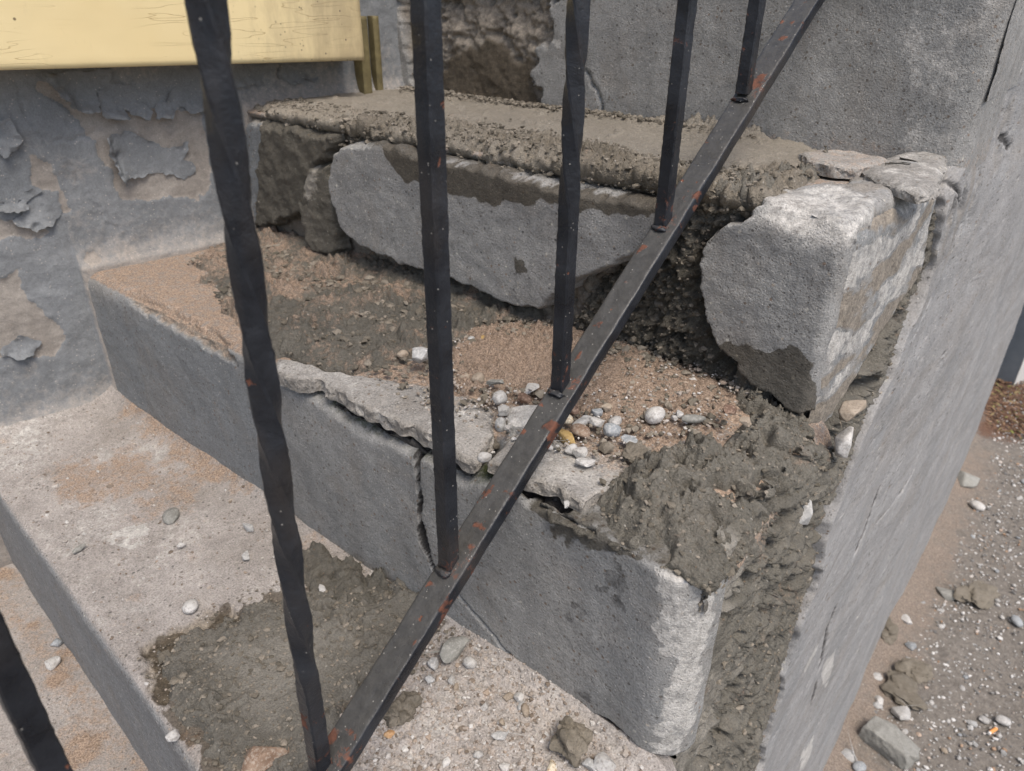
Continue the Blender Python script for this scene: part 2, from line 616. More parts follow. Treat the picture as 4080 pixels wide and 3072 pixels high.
def axis(a, b, f0, f1):
    """Sample positions from a to b with a spacing that changes from f0 to f1."""
    n = max(2, int(round((b - a) / (0.5 * (f0 + f1)))))
    u = np.linspace(0, 1, n + 1)
    sp = f0 + (f1 - f0) * u
    c = np.concatenate([[0], np.cumsum(0.5 * (sp[1:] + sp[:-1]))])
    return a + (b - a) * c / c[-1]


def rough_base(X, T, s):
    return 0.0016 * fbm(X, T, 0.09, 3, s) + 0.0003 * fbm(X, T, 0.014, 3, s + 5)


def dip(h, m, to):
    return h * (1 - m) + to * m


# ---- step 1 (the wide tread at lower left)
PATCH1 = [(-0.5037,0.0286),(-0.4969,0.0610),(-0.4887,0.0926),(-0.4721,0.1257),(-0.4506,0.1678),(-0.3911,0.2217),(-0.3410,0.2228),(-0.3400,0.1766),(-0.3357,0.1320),(-0.3251,0.0980),(-0.3155,0.0673),(-0.3111,0.0441),(-0.3510,0.0082),(-0.3988,0.0114),(-0.4367,0.0132),(-0.4681,0.0183)]
BARE1 = [(-0.5244,0.0196),(-0.5153,0.0443),(-0.5057,0.0880),(-0.4674,0.1083),(-0.4605,0.0551),(-0.4472,0.0201),(-0.4294,0.0041),(-0.4612,0.0075)]
WHITE1 = [(-0.6812,0.0602),(-0.6772,0.0751),(-0.6554,0.0949),(-0.6419,0.0913),(-0.6429,0.0749),(-0.6509,0.0605)]
DUST1A = [(-0.9231,0.1962),(-0.7921,0.2105),(-0.7115,0.2049),(-0.6469,0.2044),(-0.5748,0.1956),(-0.6108,0.1832),(-0.6986,0.1688),(-0.8017,0.1609),(-0.8994,0.1556)]
DUST1B = [(-0.8407,0.0625),(-0.7953,0.1409),(-0.6905,0.1647),(-0.6637,0.1455),(-0.7128,0.0800),(-0.7826,0.0477)]
FAR1 = [(-0.9756,0.0425),(-0.9654,0.0877),(-0.9779,0.1622),(-1.0274,0.1684),(-1.0225,0.0888),(-1.0117,0.0526)]
GRIT1 = [(-0.3357,0.1320),(-0.3411,0.1885),(-0.3071,0.2128),(-0.2187,0.2262),(-0.1479,0.2277),(-0.1120,0.2019),(-0.2951,0.0373)]


def base1(X, T):
    h = rough_base(X, T, 11)
    tread = sst(-0.002, 0.006, T)
    lip = dk(2, X) - dk(1, X) - T
    h = h + 0.012 * np.exp(-np.abs(lip) / 0.012) * (0.35 + 0.65 * np.maximum(sst(-0.5, -0.62, X), sst(-0.38, -0.33, X))) * tread
    wl = X - xwall(dk(1, X) + T)
    h = h + 0.016 * np.exp(-np.abs(wl) / 0.02) * tread
    b = sst(-0.003, 0.008, wsdf(BARE1, X, T, 0.012, 0.03))
    h = h - 0.004 * b * (1 + crumbs(X, T, 0.012, 4))
    wh = sst(-0.002, 0.006, wsdf(WHITE1, X, T, 0.012, 0.02))
    d = sst(-0.02, 0.03, wsdf(DUST1A, X, T, 0.03, 0.05)) * 0.75
    d = np.maximum(d, sst(-0.03, 0.02, wsdf(DUST1B, X, T, 0.035, 0.05)) * 0.65)
    d = np.maximum(d, sst(-0.012, 0.012, wsdf(FAR1, X, T, 0.02, 0.03)) * 0.8)
    d = np.maximum(d, 0.5 * sst(0.2, 0.9, fbm(X, T, 0.09, 4, 61)))
    g = sst(-0.03, 0.02, wsdf(GRIT1, X, T, 0.02, 0.04))
    h = h + g * 0.0022 * (crumbs(X, T, 0.006, 14, 0.5) + 0.7 * crumbs(X, T, 0.0035, 15, 0.6))
    wet = sst(-0.014, 0.0, wsdf(PATCH1, X, T, 0.012, 0.02)) * 0.9
    mk = dict(pale=tread * np.clip(0.35 + 0.35 * fbm(X, T, 0.12, 3, 71) + wh, 0, 1) * (1 - 0.6 * d),
              dust=np.maximum(d * tread, g * 0.28), core=b, wet=wet * tread, paint=0.75 * sst(0.004, -0.004, T))
    return h, mk


# ---- step 2
CRACK2 = [(-0.3631,-0.0020),(-0.3604,-0.0140),(-0.3593,-0.0338),(-0.3588,-0.0569),(-0.3606,-0.0747),(-0.3579,-0.0906),(-0.3546,-0.1065),(-0.3503,-0.1180),(-0.3461,-0.1301)]
HAIR2 = [(-0.3261,-0.1337),(-0.3078,-0.1432),(-0.2824,-0.1581),(-0.2574,-0.1727),(-0.2353,-0.1888)]
LIPL2 = [(-0.3556,-0.2126),(-0.3040,-0.2077),(-0.2621,-0.1987),(-0.2195,-0.1760),(-0.1928,-0.1758),(-0.1598,-0.1690),(-0.1165,-0.1745)]
CHIPL = [(-0.8416,0.0099),(-0.7995,0.0182),(-0.7051,0.0142),(-0.6293,0.0048),(-0.6111,-0.0178),(-0.6441,-0.0183),(-0.7037,-0.0133),(-0.7713,-0.0142),(-0.8188,-0.0051)]
SUNK2 = [(-0.5664,0.0119),(-0.5120,0.0212),(-0.4571,0.0170),(-0.4063,0.0190),(-0.3707,0.0252),(-0.3326,0.0259),(-0.3116,0.0350),(-0.2741,0.0339),(-0.2295,0.0483),(-0.2093,0.0298),(-0.2168,0.0069),(-0.2456,0.0028),(-0.2775,0.0081),(-0.3164,-0.0159),(-0.3485,-0.0131),(-0.3796,-0.0091),(-0.4494,-0.0149),(-0.4800,-0.0104),(-0.5485,-0.0113)]
CAV2 = [(-0.2500,0.0000),(-0.2246,0.0000),(-0.1992,0.0000),(-0.2012,0.0000),(-0.2180,0.0000),(-0.2434,0.0000)]
DARK2 = [[(-0.1836,-0.0296),(-0.1686,-0.0166),(-0.1599,-0.0173),(-0.1605,-0.0277),(-0.1688,-0.0518),(-0.1734,-0.0420),(-0.1823,-0.0456)], [(-0.2129,-0.0878),(-0.1921,-0.0671),(-0.1913,-0.0779),(-0.2045,-0.0914)],
         [(-0.1905,-0.1580),(-0.1806,-0.1397),(-0.1814,-0.1558)]]
WHITE2 = [(-0.1469,0.0000),(-0.1320,0.0000),(-0.1120,0.0000),(-0.1025,-0.0646),(-0.1070,-0.1374),(-0.1184,-0.1898),(-0.1370,-0.1969),(-0.1286,-0.1367),(-0.1321,-0.0652),(-0.1372,-0.0112)]
BLUE2 = [(-0.2640,-0.0179),(-0.1528,0.0000),(-0.1286,-0.1367),(-0.1612,-0.1544),(-0.1957,-0.1312),(-0.1851,-0.0581),(-0.2422,-0.0404)]
WET2 = [(-0.2437,0.0000),(-0.1559,0.0000),(-0.1467,0.0000),(-0.1848,-0.0160),(-0.2305,-0.0212)]
GREY2L = [(-0.9220,-0.0268),(-0.7981,0.0014),(-0.6823,-0.0042),(-0.6201,-0.0208),(-0.5514,-0.0528),(-0.5911,-0.2175),(-0.7736,-0.1933),(-0.9961,-0.1906)]
MOSS2 = [(-0.5482,0.0000),(-0.5107,0.0000),(-0.4784,-0.0013),(-0.4484,-0.0090),(-0.4130,-0.0095),(-0.3792,-0.0049),(-0.3479,-0.0046),(-0.3185,-0.0069),(-0.2928,-0.0018)]
WETB2 = [(-0.5893,-0.2100),(-0.5058,-0.1892),(-0.4339,-0.1775),(-0.4040,-0.2004),(-0.4414,-0.2374),(-0.5614,-0.2338)]


def base2(X, T):
    h = rough_base(X, T, 21)
    riser = sst(0.002, -0.006, T)
    tread = 1 - riser
    h = h + 0.009 * sst(0.012, 0.05, T) * sst(-0.66, -0.58, X) * sst(-0.12, -0.20, X)
    # chipped nosing towards the wall
    c = sst(-0.003, 0.005, wsdf(CHIPL, X, T, 0.008, 0.02))
    h = h - 0.006 * c * (0.7 + 0.5 * crumbs(X, T, 0.02, 3))
    # broken away nosing under the loose crust
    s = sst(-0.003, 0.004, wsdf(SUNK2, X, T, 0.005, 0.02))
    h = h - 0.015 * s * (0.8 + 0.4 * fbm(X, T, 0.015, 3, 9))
    gm = -groove(MOSS2, X, T, 0.0075, 1.0, 0.004, 0.02)
    h = h - 0.024 * gm * sst(0.012, 0.004, T)
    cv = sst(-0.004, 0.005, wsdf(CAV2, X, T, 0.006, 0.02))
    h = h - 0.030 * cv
    h = h - 0.020 * crackline(CRACK2, X, T, 0.0036) + groove(HAIR2, X, T, 0.0013, 0.004, 0.002)
    # bulging foot of the riser: the face steps back under a lip
    zlip = np.interp(X, *zip(*sorted(LIPL2)))
    below = sst(0.002, -0.006, T - zlip + 0.004 * fbm(X, T, 0.03, 3, 8)) * sst(-0.36, -0.31, X)
    h = h - 0.020 * below
    h = h + 0.004 * sst(-0.06, 0.0, X - SIDE) * riser
    dm = np.zeros_like(X)
    for P in DARK2:
        dm = np.maximum(dm, sst(-0.001, 0.002, wsdf(P, X, T, 0.010, 0.014, 12)))
    w = sst(-0.003, 0.003, wsdf(WHITE2, X, T, 0.012, 0.03))
    bl = sst(-0.02, 0.02, wsdf(BLUE2, X, T, 0.02, 0.05))
    gl = sst(-0.02, 0.03, wsdf(GREY2L, X, T, 0.02, 0.05))
    wt = sst(-0.004, 0.004, wsdf(WET2, X, T, 0.008, 0.02)) * 0.8
    wt = np.maximum(wt, sst(-0.004, 0.010, wsdf(WETB2, X, T, 0.015, 0.03)) * 0.9)
    nz_ = sst(-0.32, -0.29, X) * sst(0.06, 0.03, T) * tread
    mo = np.exp(-(line_d(MOSS2, X, T) / 0.010) ** 2)
    ck2 = np.maximum(1.4 * crackline(CRACK2, X, T, 0.0056), -0.8 * groove(HAIR2, X, T, 0.0013, 1.0, 0.002))  # shade inside the cracks, put into the colour
    mk = dict(pale=w * 0.9 * riser, paint=np.maximum(gl * 0.8, 0.35 * bl) * riser, dirt=np.maximum(np.maximum(dm * 0.52, ck2), np.maximum(np.maximum(cv, 0.75 * gm), 0.75 * s)),  # real stains, plus painted shade in the cavity, gap and sunk nosing
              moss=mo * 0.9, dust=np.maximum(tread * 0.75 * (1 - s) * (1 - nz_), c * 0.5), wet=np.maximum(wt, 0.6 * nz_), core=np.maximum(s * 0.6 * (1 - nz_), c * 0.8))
    return h, mk


# ---- step 3
def base3(X, T):
    h = rough_base(X, T, 31)
    riser = sst(0.002, -0.006, T)
    gap = sst(-0.36, -0.30, X) * sst(SIDE - 0.0, SIDE - 0.03, X) * riser
    h = h - riser * 0.010 - 0.012 * gap
    r = riser * (0.006 * crumbs(X, T, 0.022, 31) + 0.004 * crumbs(X, T, 0.009, 32) + 0.003 * fbm(X, T, 0.03, 4, 33) - 0.010 * pits(X, T, 0.02, 35, 0.3))
    h = h + r * (0.25 + 0.75 * sst(-0.66, -0.52, X))
    pl = [(-0.8820,-0.0125),(-0.8416,-0.0114),(-0.8588,-0.0899),(-0.8928,-0.1473),(-0.9276,-0.1527)]
    p = sst(-0.004, 0.004, wsdf(pl, X, T, 0.006, 0.02))
    h = h * (1 - p) + p * (0.004 + rough_base(X, T, 35))
    mk = dict(core=riser * (1 - p) * 0.85, wet=riser * (1 - p) * 0.45, paint=p, dust=(1 - riser) * 0.6)
    return h, mk


# ---- step 4 (the riser at the top of the picture)
BREAK4 = [(-0.8538,-0.0123),(-0.8472,-0.0918),(-0.8414,-0.1335),(-0.8300,-0.1698),(-0.7708,-0.1957),(-0.6122,-0.1909),(-0.5984,-0.1558),(-0.6140,-0.1297),(-0.5901,-0.0915),(-0.5850,-0.0513),(-0.5901,-0.0130)]
SMOOTH4 = [(-0.7671,-0.1171),(-0.6834,-0.1013),(-0.6144,-0.1190),(-0.6050,-0.1787),(-0.7349,-0.1920),(-0.7976,-0.1795)]
CRACK4 = [(-0.5333,-0.1240),(-0.5189,-0.1384),(-0.5076,-0.1556),(-0.5030,-0.1710),(-0.4955,-0.1808)]
PALE4 = [(-0.2219,-0.0212),(-0.1269,-0.0209),(-0.1214,-0.1138),(-0.1295,-0.1667),(-0.1605,-0.1709),(-0.1571,-0.1370),(-0.1866,-0.0995)]
DAMP4 = [(-0.3258,-0.0705),(-0.2493,-0.0834),(-0.1930,-0.1408),(-0.2328,-0.1582),(-0.3099,-0.1304)]
WHT4 = [(-0.5830,-0.0937),(-0.5691,-0.0945),(-0.5634,-0.1095),(-0.5719,-0.1069)]


def base4(X, T):
    h = rough_base(X, T, 41) + 0.004
    b = sst(-0.003, 0.005, wsdf(BREAK4, X, T, 0.012, 0.03))
    sm = sst(-0.01, 0.01, wsdf(SMOOTH4, X, T, 0.012, 0.03))
    ru = 0.012 * fbm(X, T, 0.04, 4, 42) + 0.007 * crumbs(X, T, 0.014, 43) + 0.004 * crumbs(X, T, 0.007, 44) - 0.012 * pits(X, T, 0.022, 45, 0.35)
    h = h + b * (-0.022 + 0.012 * sm + ru * (1 - 0.85 * sm))
    h = h + groove(CRACK4, X, T, 0.0016, 0.006)
    pa = sst(-0.02, 0.02, wsdf(PALE4, X, T, 0.025, 0.06))
    da = sst(-0.03, 0.04, wsdf(DAMP4, X, T, 0.03, 0.06))
    wh = sst(-0.002, 0.003, wsdf(WHT4, X, T, 0.004, 0.01))
    low = sst(-0.155, -0.17, T)
    mk = dict(core=b * 0.9, wet=np.maximum(b * sm * 0.75, b * 0.25), pale=np.maximum(pa * 0.5, wh), dirt=da * 0.12 * (1 - b), dust=low * 0.3,
              paint=0.25 * pa)
    return h, mk


def base_plain(X, T):
    h = rough_base(X, T, 51)
    tread = sst(-0.002, 0.006, T)
    d = 0.8 * sst(0.1, 0.8, fbm(X, T, 0.07, 4, 62)) + 0.7 * np.exp(-np.abs(0.21 - T) / 0.03)
    return h, dict(pale=tread * 0.35, dust=d * tread * 0.8, paint=0.75 * (1 - tread))


BASE = {0: base_plain, 1: base1, 2: base2, 3: base3, 4: base4, -1: base_plain}
RUN = {-1: 0.22, 0: 0.235, 1: 0.225, 2: 0.2236, 3: 0.2462, 4: 0.30}


def step_sheet(k, f_left, f_right, f_t, tmin, tmax, mat):
    re = END_R[k]
    xe = SIDE - re + re * math.pi / 2 + (0.0 if k == 2 else 0.022 if k in (1, 3) else 0.10)
    if k == 3:
        xe = SIDE - 0.040
    xs = axis(xwall(DK.get(k, 0.13)) - 0.06, xe, f_left, f_right)
    ts = axis(tmin, tmax, f_t, f_t)
    X, T = np.meshgrid(xs, ts)
    h, mk = BASE[k](X, T)
    if k == 3:
        h = h - 0.035 * sst(-0.268, -0.250, X) * sst(0.035, 0.015, T)      # seat of the end block
    P = prof(k, X, T, h)
    o = grid_mesh('step', P, None, mat, stairs, masks(X.shape, **mk))
    return o


step_sheet(-1, 0.012, 0.012, 0.012, -0.20, 0.25, M_TREAD)
step_sheet(0, 0.003, 0.003, 0.003, -0.20, 0.25, M_TREAD)
S1 = step_sheet(1, 0.0021, 0.0013, 0.0015, -0.20, 0.25, M_TREAD)
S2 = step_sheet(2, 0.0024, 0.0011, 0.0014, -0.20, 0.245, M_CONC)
S3 = step_sheet(3, 0.0028, 0.0013, 0.0016, -0.19, 0.262, M_CONC)
S4 = step_sheet(4, 0.0030, 0.0015, 0.0020, -0.19, 0.32, M_CONC)


# ---- overlays: a layer of material laid on a step, clipped to an outline
def overlay(name, k, poly, fx, ft, thick, lump, mat, edge=0.010, warp=0.006, wsize=0.02, seed=1, mkf=None, label=None, sink=0.003, conform=True, stuff=False, extra=0.02):
    px = [p[0] for p in poly]
    pt = [p[1] for p in poly]
    xs = axis(min(px) - extra, max(px) + extra, fx, fx)
    ts = axis(min(pt) - extra, max(pt) + extra, ft, ft)
    X, T = np.meshgrid(xs, ts)
    s = wsdf(poly, X, T, warp, wsize, seed)
    e = sst(0, edge, s)
    h0 = BASE[k](X, T)[0] if conform else rough_base(X, T, seed)
    th = thick(X, T) if callable(thick) else thick
    h = h0 + e * th + lump(X, T, s) * sst(0, edge * 0.7, s) - sink * (1 - sst(0, edge * 0.35, s))
    keep = (s[:-1, :-1] > 0) | (s[1:, 1:] > 0) | (s[:-1, 1:] > 0) | (s[1:, :-1] > 0)
    mk = mkf(X, T, s) if mkf else {}
    o = grid_mesh(name, prof(k, X, T, h), keep, mat, stairs, masks(X.shape, **mk))
    if label:
        o['label'] = label
    if stuff:
        o['kind'] = 'stuff'
    return o


def rough_lump(seed, a=1.0, big=0.006):
    def f(X, T, s):
        pl = sst(-0.15, 0.35, fbm(X, T, 0.035, 3, seed + 9))          # rough and trowelled zones side by side
        bil = np.abs(fbm(X, T, 0.016, 5, seed + 7, 0.62)) - 0.3
        return a * (big * fbm(X, T, 0.040, 4, seed) + (0.3 + 0.7 * pl) * (0.0075 * bil + 0.0028 * crumbs(X, T, 0.0105, seed + 1, 0.6) + 0.0026 * crumbs(X, T, 0.005, seed + 2, 0.75))
                    + 0.0032 * (np.abs(fbm(X, T, 0.0050, 3, seed + 6, 0.65)) - 0.3)
                    - 0.012 * pits(X, T, 0.019, seed + 4, 0.26) - 0.006 * pits(X, T, 0.009, seed + 5, 0.3))
    return f


# fresh mortar screed on tread 3, smooth at the back and crumbling along the front
FRONT3 = [(-0.6974,-0.0287),(-0.6273,0.0168),(-0.5446,0.0390),(-0.4180,0.0311),(-0.3288,0.0112),(-0.2544,-0.0055),(-0.2176,-0.0006),(-0.2126,0.0816)]
BACK3 = [(-0.8172,0.2660),(-0.7031,0.3092),(-0.5658,0.2947),(-0.4920,0.2562),(-0.3112,0.2344)]


def lump3(X, T, s):
    f = np.exp(-(line_d(FRONT3, X, T) / 0.030) ** 2)
    b = np.exp(-(line_d(BACK3, X, T) / 0.012) ** 2)
    sm = 0.0014 * fbm(X, T, 0.03, 4, 81) + 0.0006 * fbm(X, T, 0.006, 2, 82)
    cr = 0.009 * (np.abs(fbm(X, T, 0.014, 4, 80, 0.6)) - 0.2) + 0.007 * crumbs(X, T, 0.013, 83, 0.8) + 0.006 * crumbs(X, T, 0.0070, 84, 0.8) + 0.003 * crumbs(X, T, 0.0045, 85) - 0.008 * pits(X, T, 0.018, 86)
    sc = 0.004 * crumbs(X, T, 0.010, 87, 0.25) * sst(-0.2, 0.5, fbm(X, T, 0.05, 2, 88))
    return sm + (f * (0.9 + 0.5 * gn(X / 0.06, T / 0.06, 3))) * cr + b * cr * 1.1 + sc


def mk3(X, T, s):
    f = np.exp(-(line_d(FRONT3, X, T) / 0.024) ** 2)
    return dict(wet=0.15 * f, pale=0.25 * (1 - f), dust=0.22 * sst(0.0, 0.6, fbm(X, T, 0.05, 3, 90)))


SCREED = overlay('mortar_screed', 3, [(-0.8753,0.0047),(-0.9773,0.1470),(-0.9217,0.2894),(-0.8359,0.3568),(-0.5911,0.3543),(-0.3220,0.2594),(-0.2426,0.2480),(-0.2083,0.1666),(-0.1950,0.0764),(-0.1941,0.0237),(-0.2024,-0.0027),(-0.2303,-0.0179),(-0.2545,-0.0180),(-0.2807,-0.0114),(-0.3210,-0.0098),(-0.3947,-0.0096),(-0.5089,-0.0048),(-0.6098,-0.0071),(-0.6954,-0.0161),(-0.8185,-0.0153)],
        0.0019, 0.0015, lambda X, T: 0.008 + 0.0 * X, lump3, M_MORTS, 0.016, 0.014, 0.022, 5, mk3, 'fresh mortar smoothed over the top tread with a crumbling front edge')
# lumps spilling over the right hand gap
GAPM = overlay('rough_mortar', 3, [(-0.3432,-0.0871),(-0.3248,-0.0694),(-0.2874,-0.0283),(-0.2683,-0.0091),(-0.2660,0.0343),(-0.2305,0.0658),(-0.2129,0.1260),(-0.2203,0.2090),(-0.1971,0.1519),(-0.2009,0.0713),(-0.2040,0.0114),(-0.2142,-0.0214),(-0.2421,-0.0466),(-0.2332,-0.1064),(-0.2102,-0.1433),(-0.1914,-0.1548),(-0.2150,-0.1681),(-0.2809,-0.1626),(-0.3329,-0.1501),(-0.3660,-0.1402)],
        0.0014, 0.0014, 0.010, rough_lump(101, 1.1, 0.008), M_MORT, 0.012, 0.008, 0.02, 7, lambda X, T, s: dict(wet=sst(-0.02, -0.06, T) * 0.75), 'rough dark mortar packed between the cracked riser slab and the end block')
# darker mortar at the left of riser 3
overlay('mortar_patch', 3, [(-0.8407,-0.0080),(-0.7797,-0.0081),(-0.6979,-0.0063),(-0.6962,-0.0214),(-0.7158,-0.0397),(-0.7344,-0.0478),(-0.7553,-0.1133),(-0.8045,-0.1227),(-0.8495,-0.1439),(-0.8943,-0.1528)],
        0.0018, 0.0016, 0.012, lambda X, T, s: 0.002 * fbm(X, T, 0.02, 4, 111) + 0.003 * crumbs(X, T, 0.012, 112, 0.3) * sst(0.02, 0.0, s), M_MORTD, 0.008, 0.006, 0.02, 9,
        lambda X, T, s: dict(wet=0.35 + 0 * X), 'dark damp mortar smeared on the riser near the house wall', 0.003, False)
overlay('mortar_patch', 3, [(-0.7843,-0.0952),(-0.7628,-0.0575),(-0.7418,-0.0407),(-0.7110,-0.0364),(-0.7055,-0.0542),(-0.7039,-0.0979),(-0.7049,-0.1443),(-0.7225,-0.1602),(-0.7640,-0.1604),(-0.7832,-0.1368)],
        0.0018, 0.0016, 0.014, lambda X, T, s: 0.002 * fbm(X, T, 0.02, 4, 113), M_MORT, 0.010, 0.004, 0.02, 10,
        lambda X, T, s: dict(core=0.8 + 0 * X, pale=0.9 * sst(-0.002, 0.003, wsdf([(-0.7615,-0.0601),(-0.7342,-0.0467),(-0.7320,-0.0638),(-0.7451,-0.0827),(-0.7614,-0.0969)], X, T, 0.006, 0.01)), wet=0.25 + 0 * X),
        'pale smeared old mortar piece left of the riser slab', 0.003, False)

# cracked face slab of riser 3
SLAB3 = [(-0.7029,-0.0379),(-0.6922,-0.0219),(-0.6744,-0.0099),(-0.6094,-0.0032),(-0.5089,-0.0048),(-0.3948,-0.0083),(-0.3212,-0.0074),(-0.2609,-0.0022),(-0.2637,-0.0275),(-0.2766,-0.0441),(-0.3173,-0.0720),(-0.3630,-0.1020),(-0.3925,-0.1368),(-0.4295,-0.1389),(-0.4732,-0.1349),(-0.5128,-0.1333),(-0.5620,-0.1344),(-0.5990,-0.1320),(-0.6619,-0.1280),(-0.6929,-0.1099),(-0.7065,-0.0761)]
WETS3 = [(-0.6059,0.0004),(-0.5710,-0.0058),(-0.5090,-0.0066),(-0.3947,-0.0096),(-0.2901,-0.0053),(-0.2683,-0.0091),(-0.2804,-0.0136),(-0.3243,-0.0240),(-0.3531,-0.0251),(-0.3939,-0.0272),(-0.4490,-0.0377),(-0.4973,-0.0368),(-0.5360,-0.0385),(-0.5732,-0.0362),(-0.5897,-0.0217)]


def mk_slab3(X, T, s):
    w = sst(-0.002, 0.003, wsdf(WETS3, X, T, 0.005, 0.03, 6))
    sp = sst(-0.002, 0.004, wsdf([(-0.4249,-0.0852),(-0.4136,-0.0803),(-0.4086,-0.0933),(-0.4157,-0.1045),(-0.4234,-0.0991)], X, T, 0.004, 0.01))
    return dict(wet=np.maximum(np.maximum(w * 0.95, sp), 0.8 * sst(-0.012, -0.005, T)), pale=0.22 * sst(0.02, 0.0, s) * (1 - w) * sst(-0.01, -0.03, T) + 0.10 * (1 - w), dust=0.45 * sst(-0.010, -0.002, T), core=0.35 * w)


overlay('riser_slab', 3, SLAB3, 0.0017, 0.0014, 0.022, lambda X, T, s: 0.0009 * fbm(X, T, 0.04, 3, 121), M_BLOCK, 0.006, 0.004, 0.025, 11, mk_slab3,
        'large cracked pale concrete facing slab with a damp stain along its top', 0.012, False)

# end block of riser 3, bevelled to the side
FLANK_E = [(0.5766,1.2580),(0.6032,1.2754),(0.6461,1.3010),(0.6879,1.3268),(0.7267,1.3463),(0.7595,1.3598),(0.7433,1.4041),(0.7351,1.4392),(0.7092,1.4729)]
FLANK = [(DK[3] - 0.015, ZK[2] - 0.005)] + FLANK_E + [(0.80, ZK[3] - 0.001), (DK[3] - 0.015, ZK[3] - 0.001)]


def block():
    zk, d, bx = ZK[3] + 0.004, DK[3] - 0.012, SIDE - 0.016
    xs = axis(-0.285, bx + 0.03, 0.0012, 0.0012)
    ts = axis(-0.175, 0.25, 0.0012, 0.0014)
    X, T = np.meshgrid(xs, ts)
    outline = [(-0.2447,-0.0432),(-0.2299,-0.0208),(-0.2096,-0.0041)] + [(-0.2051,0.0501),(-0.1994,0.0756),(-0.1863,0.1044),(-0.1809,0.1360),(-0.1743,0.1804),(-0.1610,0.2368),(-0.1428,0.3020)] + [(0.0, 0.23), (0.0, -0.165)] + [(-0.1142,-0.1765),(-0.1228,-0.1622),(-0.1420,-0.1610),(-0.1751,-0.1534),(-0.1932,-0.1442),(-0.2180,-0.1214),(-0.2344,-0.0981),(-0.2424,-0.0668)]
    s = wsdf(outline, X, T, 0.004, 0.02, 14)
    h = 0.0016 * fbm(X, T, 0.05, 3, 131) + 0.0003 * fbm(X, T, 0.008, 3, 132)
    top = sst(-0.02, 0.01, T)
    h = h + top * (0.006 * fbm(X, T, 0.06, 4, 133) - 0.012 * sst(0.02, 0.2, T) * 0)
    h = h * sst(-0.002, 0.004, s) - 0.03 * (1 - sst(-0.001, 0.006, s))
    P = prof_g(X, T, h, d + 0 * X, zk, 0.024, 0.010, bx)
    light = [(-0.2015,-0.0079),(-0.1983,0.0346),(-0.1801,0.0999),(-0.1354,0.0718),(-0.1138,-0.0011),(-0.1299,-0.0197),(-0.1543,-0.0305),(-0.1841,-0.0226)]
    wetp = [(-0.2120,-0.1195),(-0.1829,-0.1104),(-0.1498,-0.1040),(-0.1359,-0.1179),(-0.1207,-0.1376),(-0.1086,-0.1763),(-0.1224,-0.1643),(-0.1744,-0.1576)]
    lm = sst(-0.012, 0.010, wsdf(light, X, T, 0.012, 0.03, 6))
    wm = sst(-0.002, 0.003, wsdf(wetp, X, T, 0.006, 0.02, 6))
    st = sst(0.0, 0.4, fbm(X, T, 0.03, 4, 135))
    mk = dict(pale=np.maximum(lm * 0.7, 0.35 * top * st), core=0.5 * top * (1 - lm) * (1 - st), wet=wm * 0.95)
    keep = (s[:-1, :-1] > 0) | (s[1:, 1:] > 0) | (s[:-1, 1:] > 0) | (s[1:, :-1] > 0)
    o = grid_mesh('end_block', P, keep, M_BLOCK, stairs, masks(X.shape, **mk))
    o['label'] = 'concrete end block with a pale worn top and damp foot'
    # its flank, nearly in the plane of the side of the stairs
    ys = axis(d + 0.011, 0.80, 0.0013, 0.0018)
    zs = axis(ZK[2] - 0.01, zk + 0.01, 0.0014, 0.0014)
    Y, Zz = np.meshgrid(ys, zs)
    flank = FLANK_E
    poly = FLANK
    _ = [(0.5766,1.2580),(0.6032,1.2754),(0.6461,1.3010),(0.6879,1.3268),(0.7267,1.3463),(0.7595,1.3598),(0.7433,1.4041),(0.7351,1.4392),(0.7092,1.4729)]
    s = wsdf(poly, Y, Zz, 0.004, 0.02, 15)
    h = 0.0009 * fbm(Y, Zz, 0.06, 3, 136) + 0.0004 * fbm(Y, Zz * 0.4, 0.010, 3, 137)
    rt = 0.022
    q = np.clip((Zz - (zk - rt)) / rt, 0, 1)
    x = bx - 0.0022 + 0.0032 * sst(d + 0.011, d + 0.032, Y) + (Y - d) * 0.075 + h - rt * (1 - np.sqrt(np.clip(1 - q * q, 0, 1)))
    scar = fbm(Y + 0.5 * (Zz - zk), Zz * 0.45, 0.035, 3, 139)
    x = x - 0.0007 * sst(0.05, 0.12, scar)
    x = x - 0.02 * (1 - sst(-0.001, 0.005, s))
    st = fbm(0.32 * Y + 0.1 * Zz, Zz * 0.8, 0.026, 4, 138)
    mk = dict(pale=0.7 * sst(0.08, 0.16, st), core=0.85 * sst(0.0, -0.2, st), paint=0.6 * sst(0.05, 0.12, scar))
    keep = (s[:-1, :-1] > 0) | (s[1:, 1:] > 0)
    o = grid_mesh('end_block_flank', np.stack([x, Y, Zz], -1), keep, M_BLOCK, stairs, masks(Y.shape, **mk))
    o['label'] = 'flank of the end block streaked with pale and brown scaling'


block()

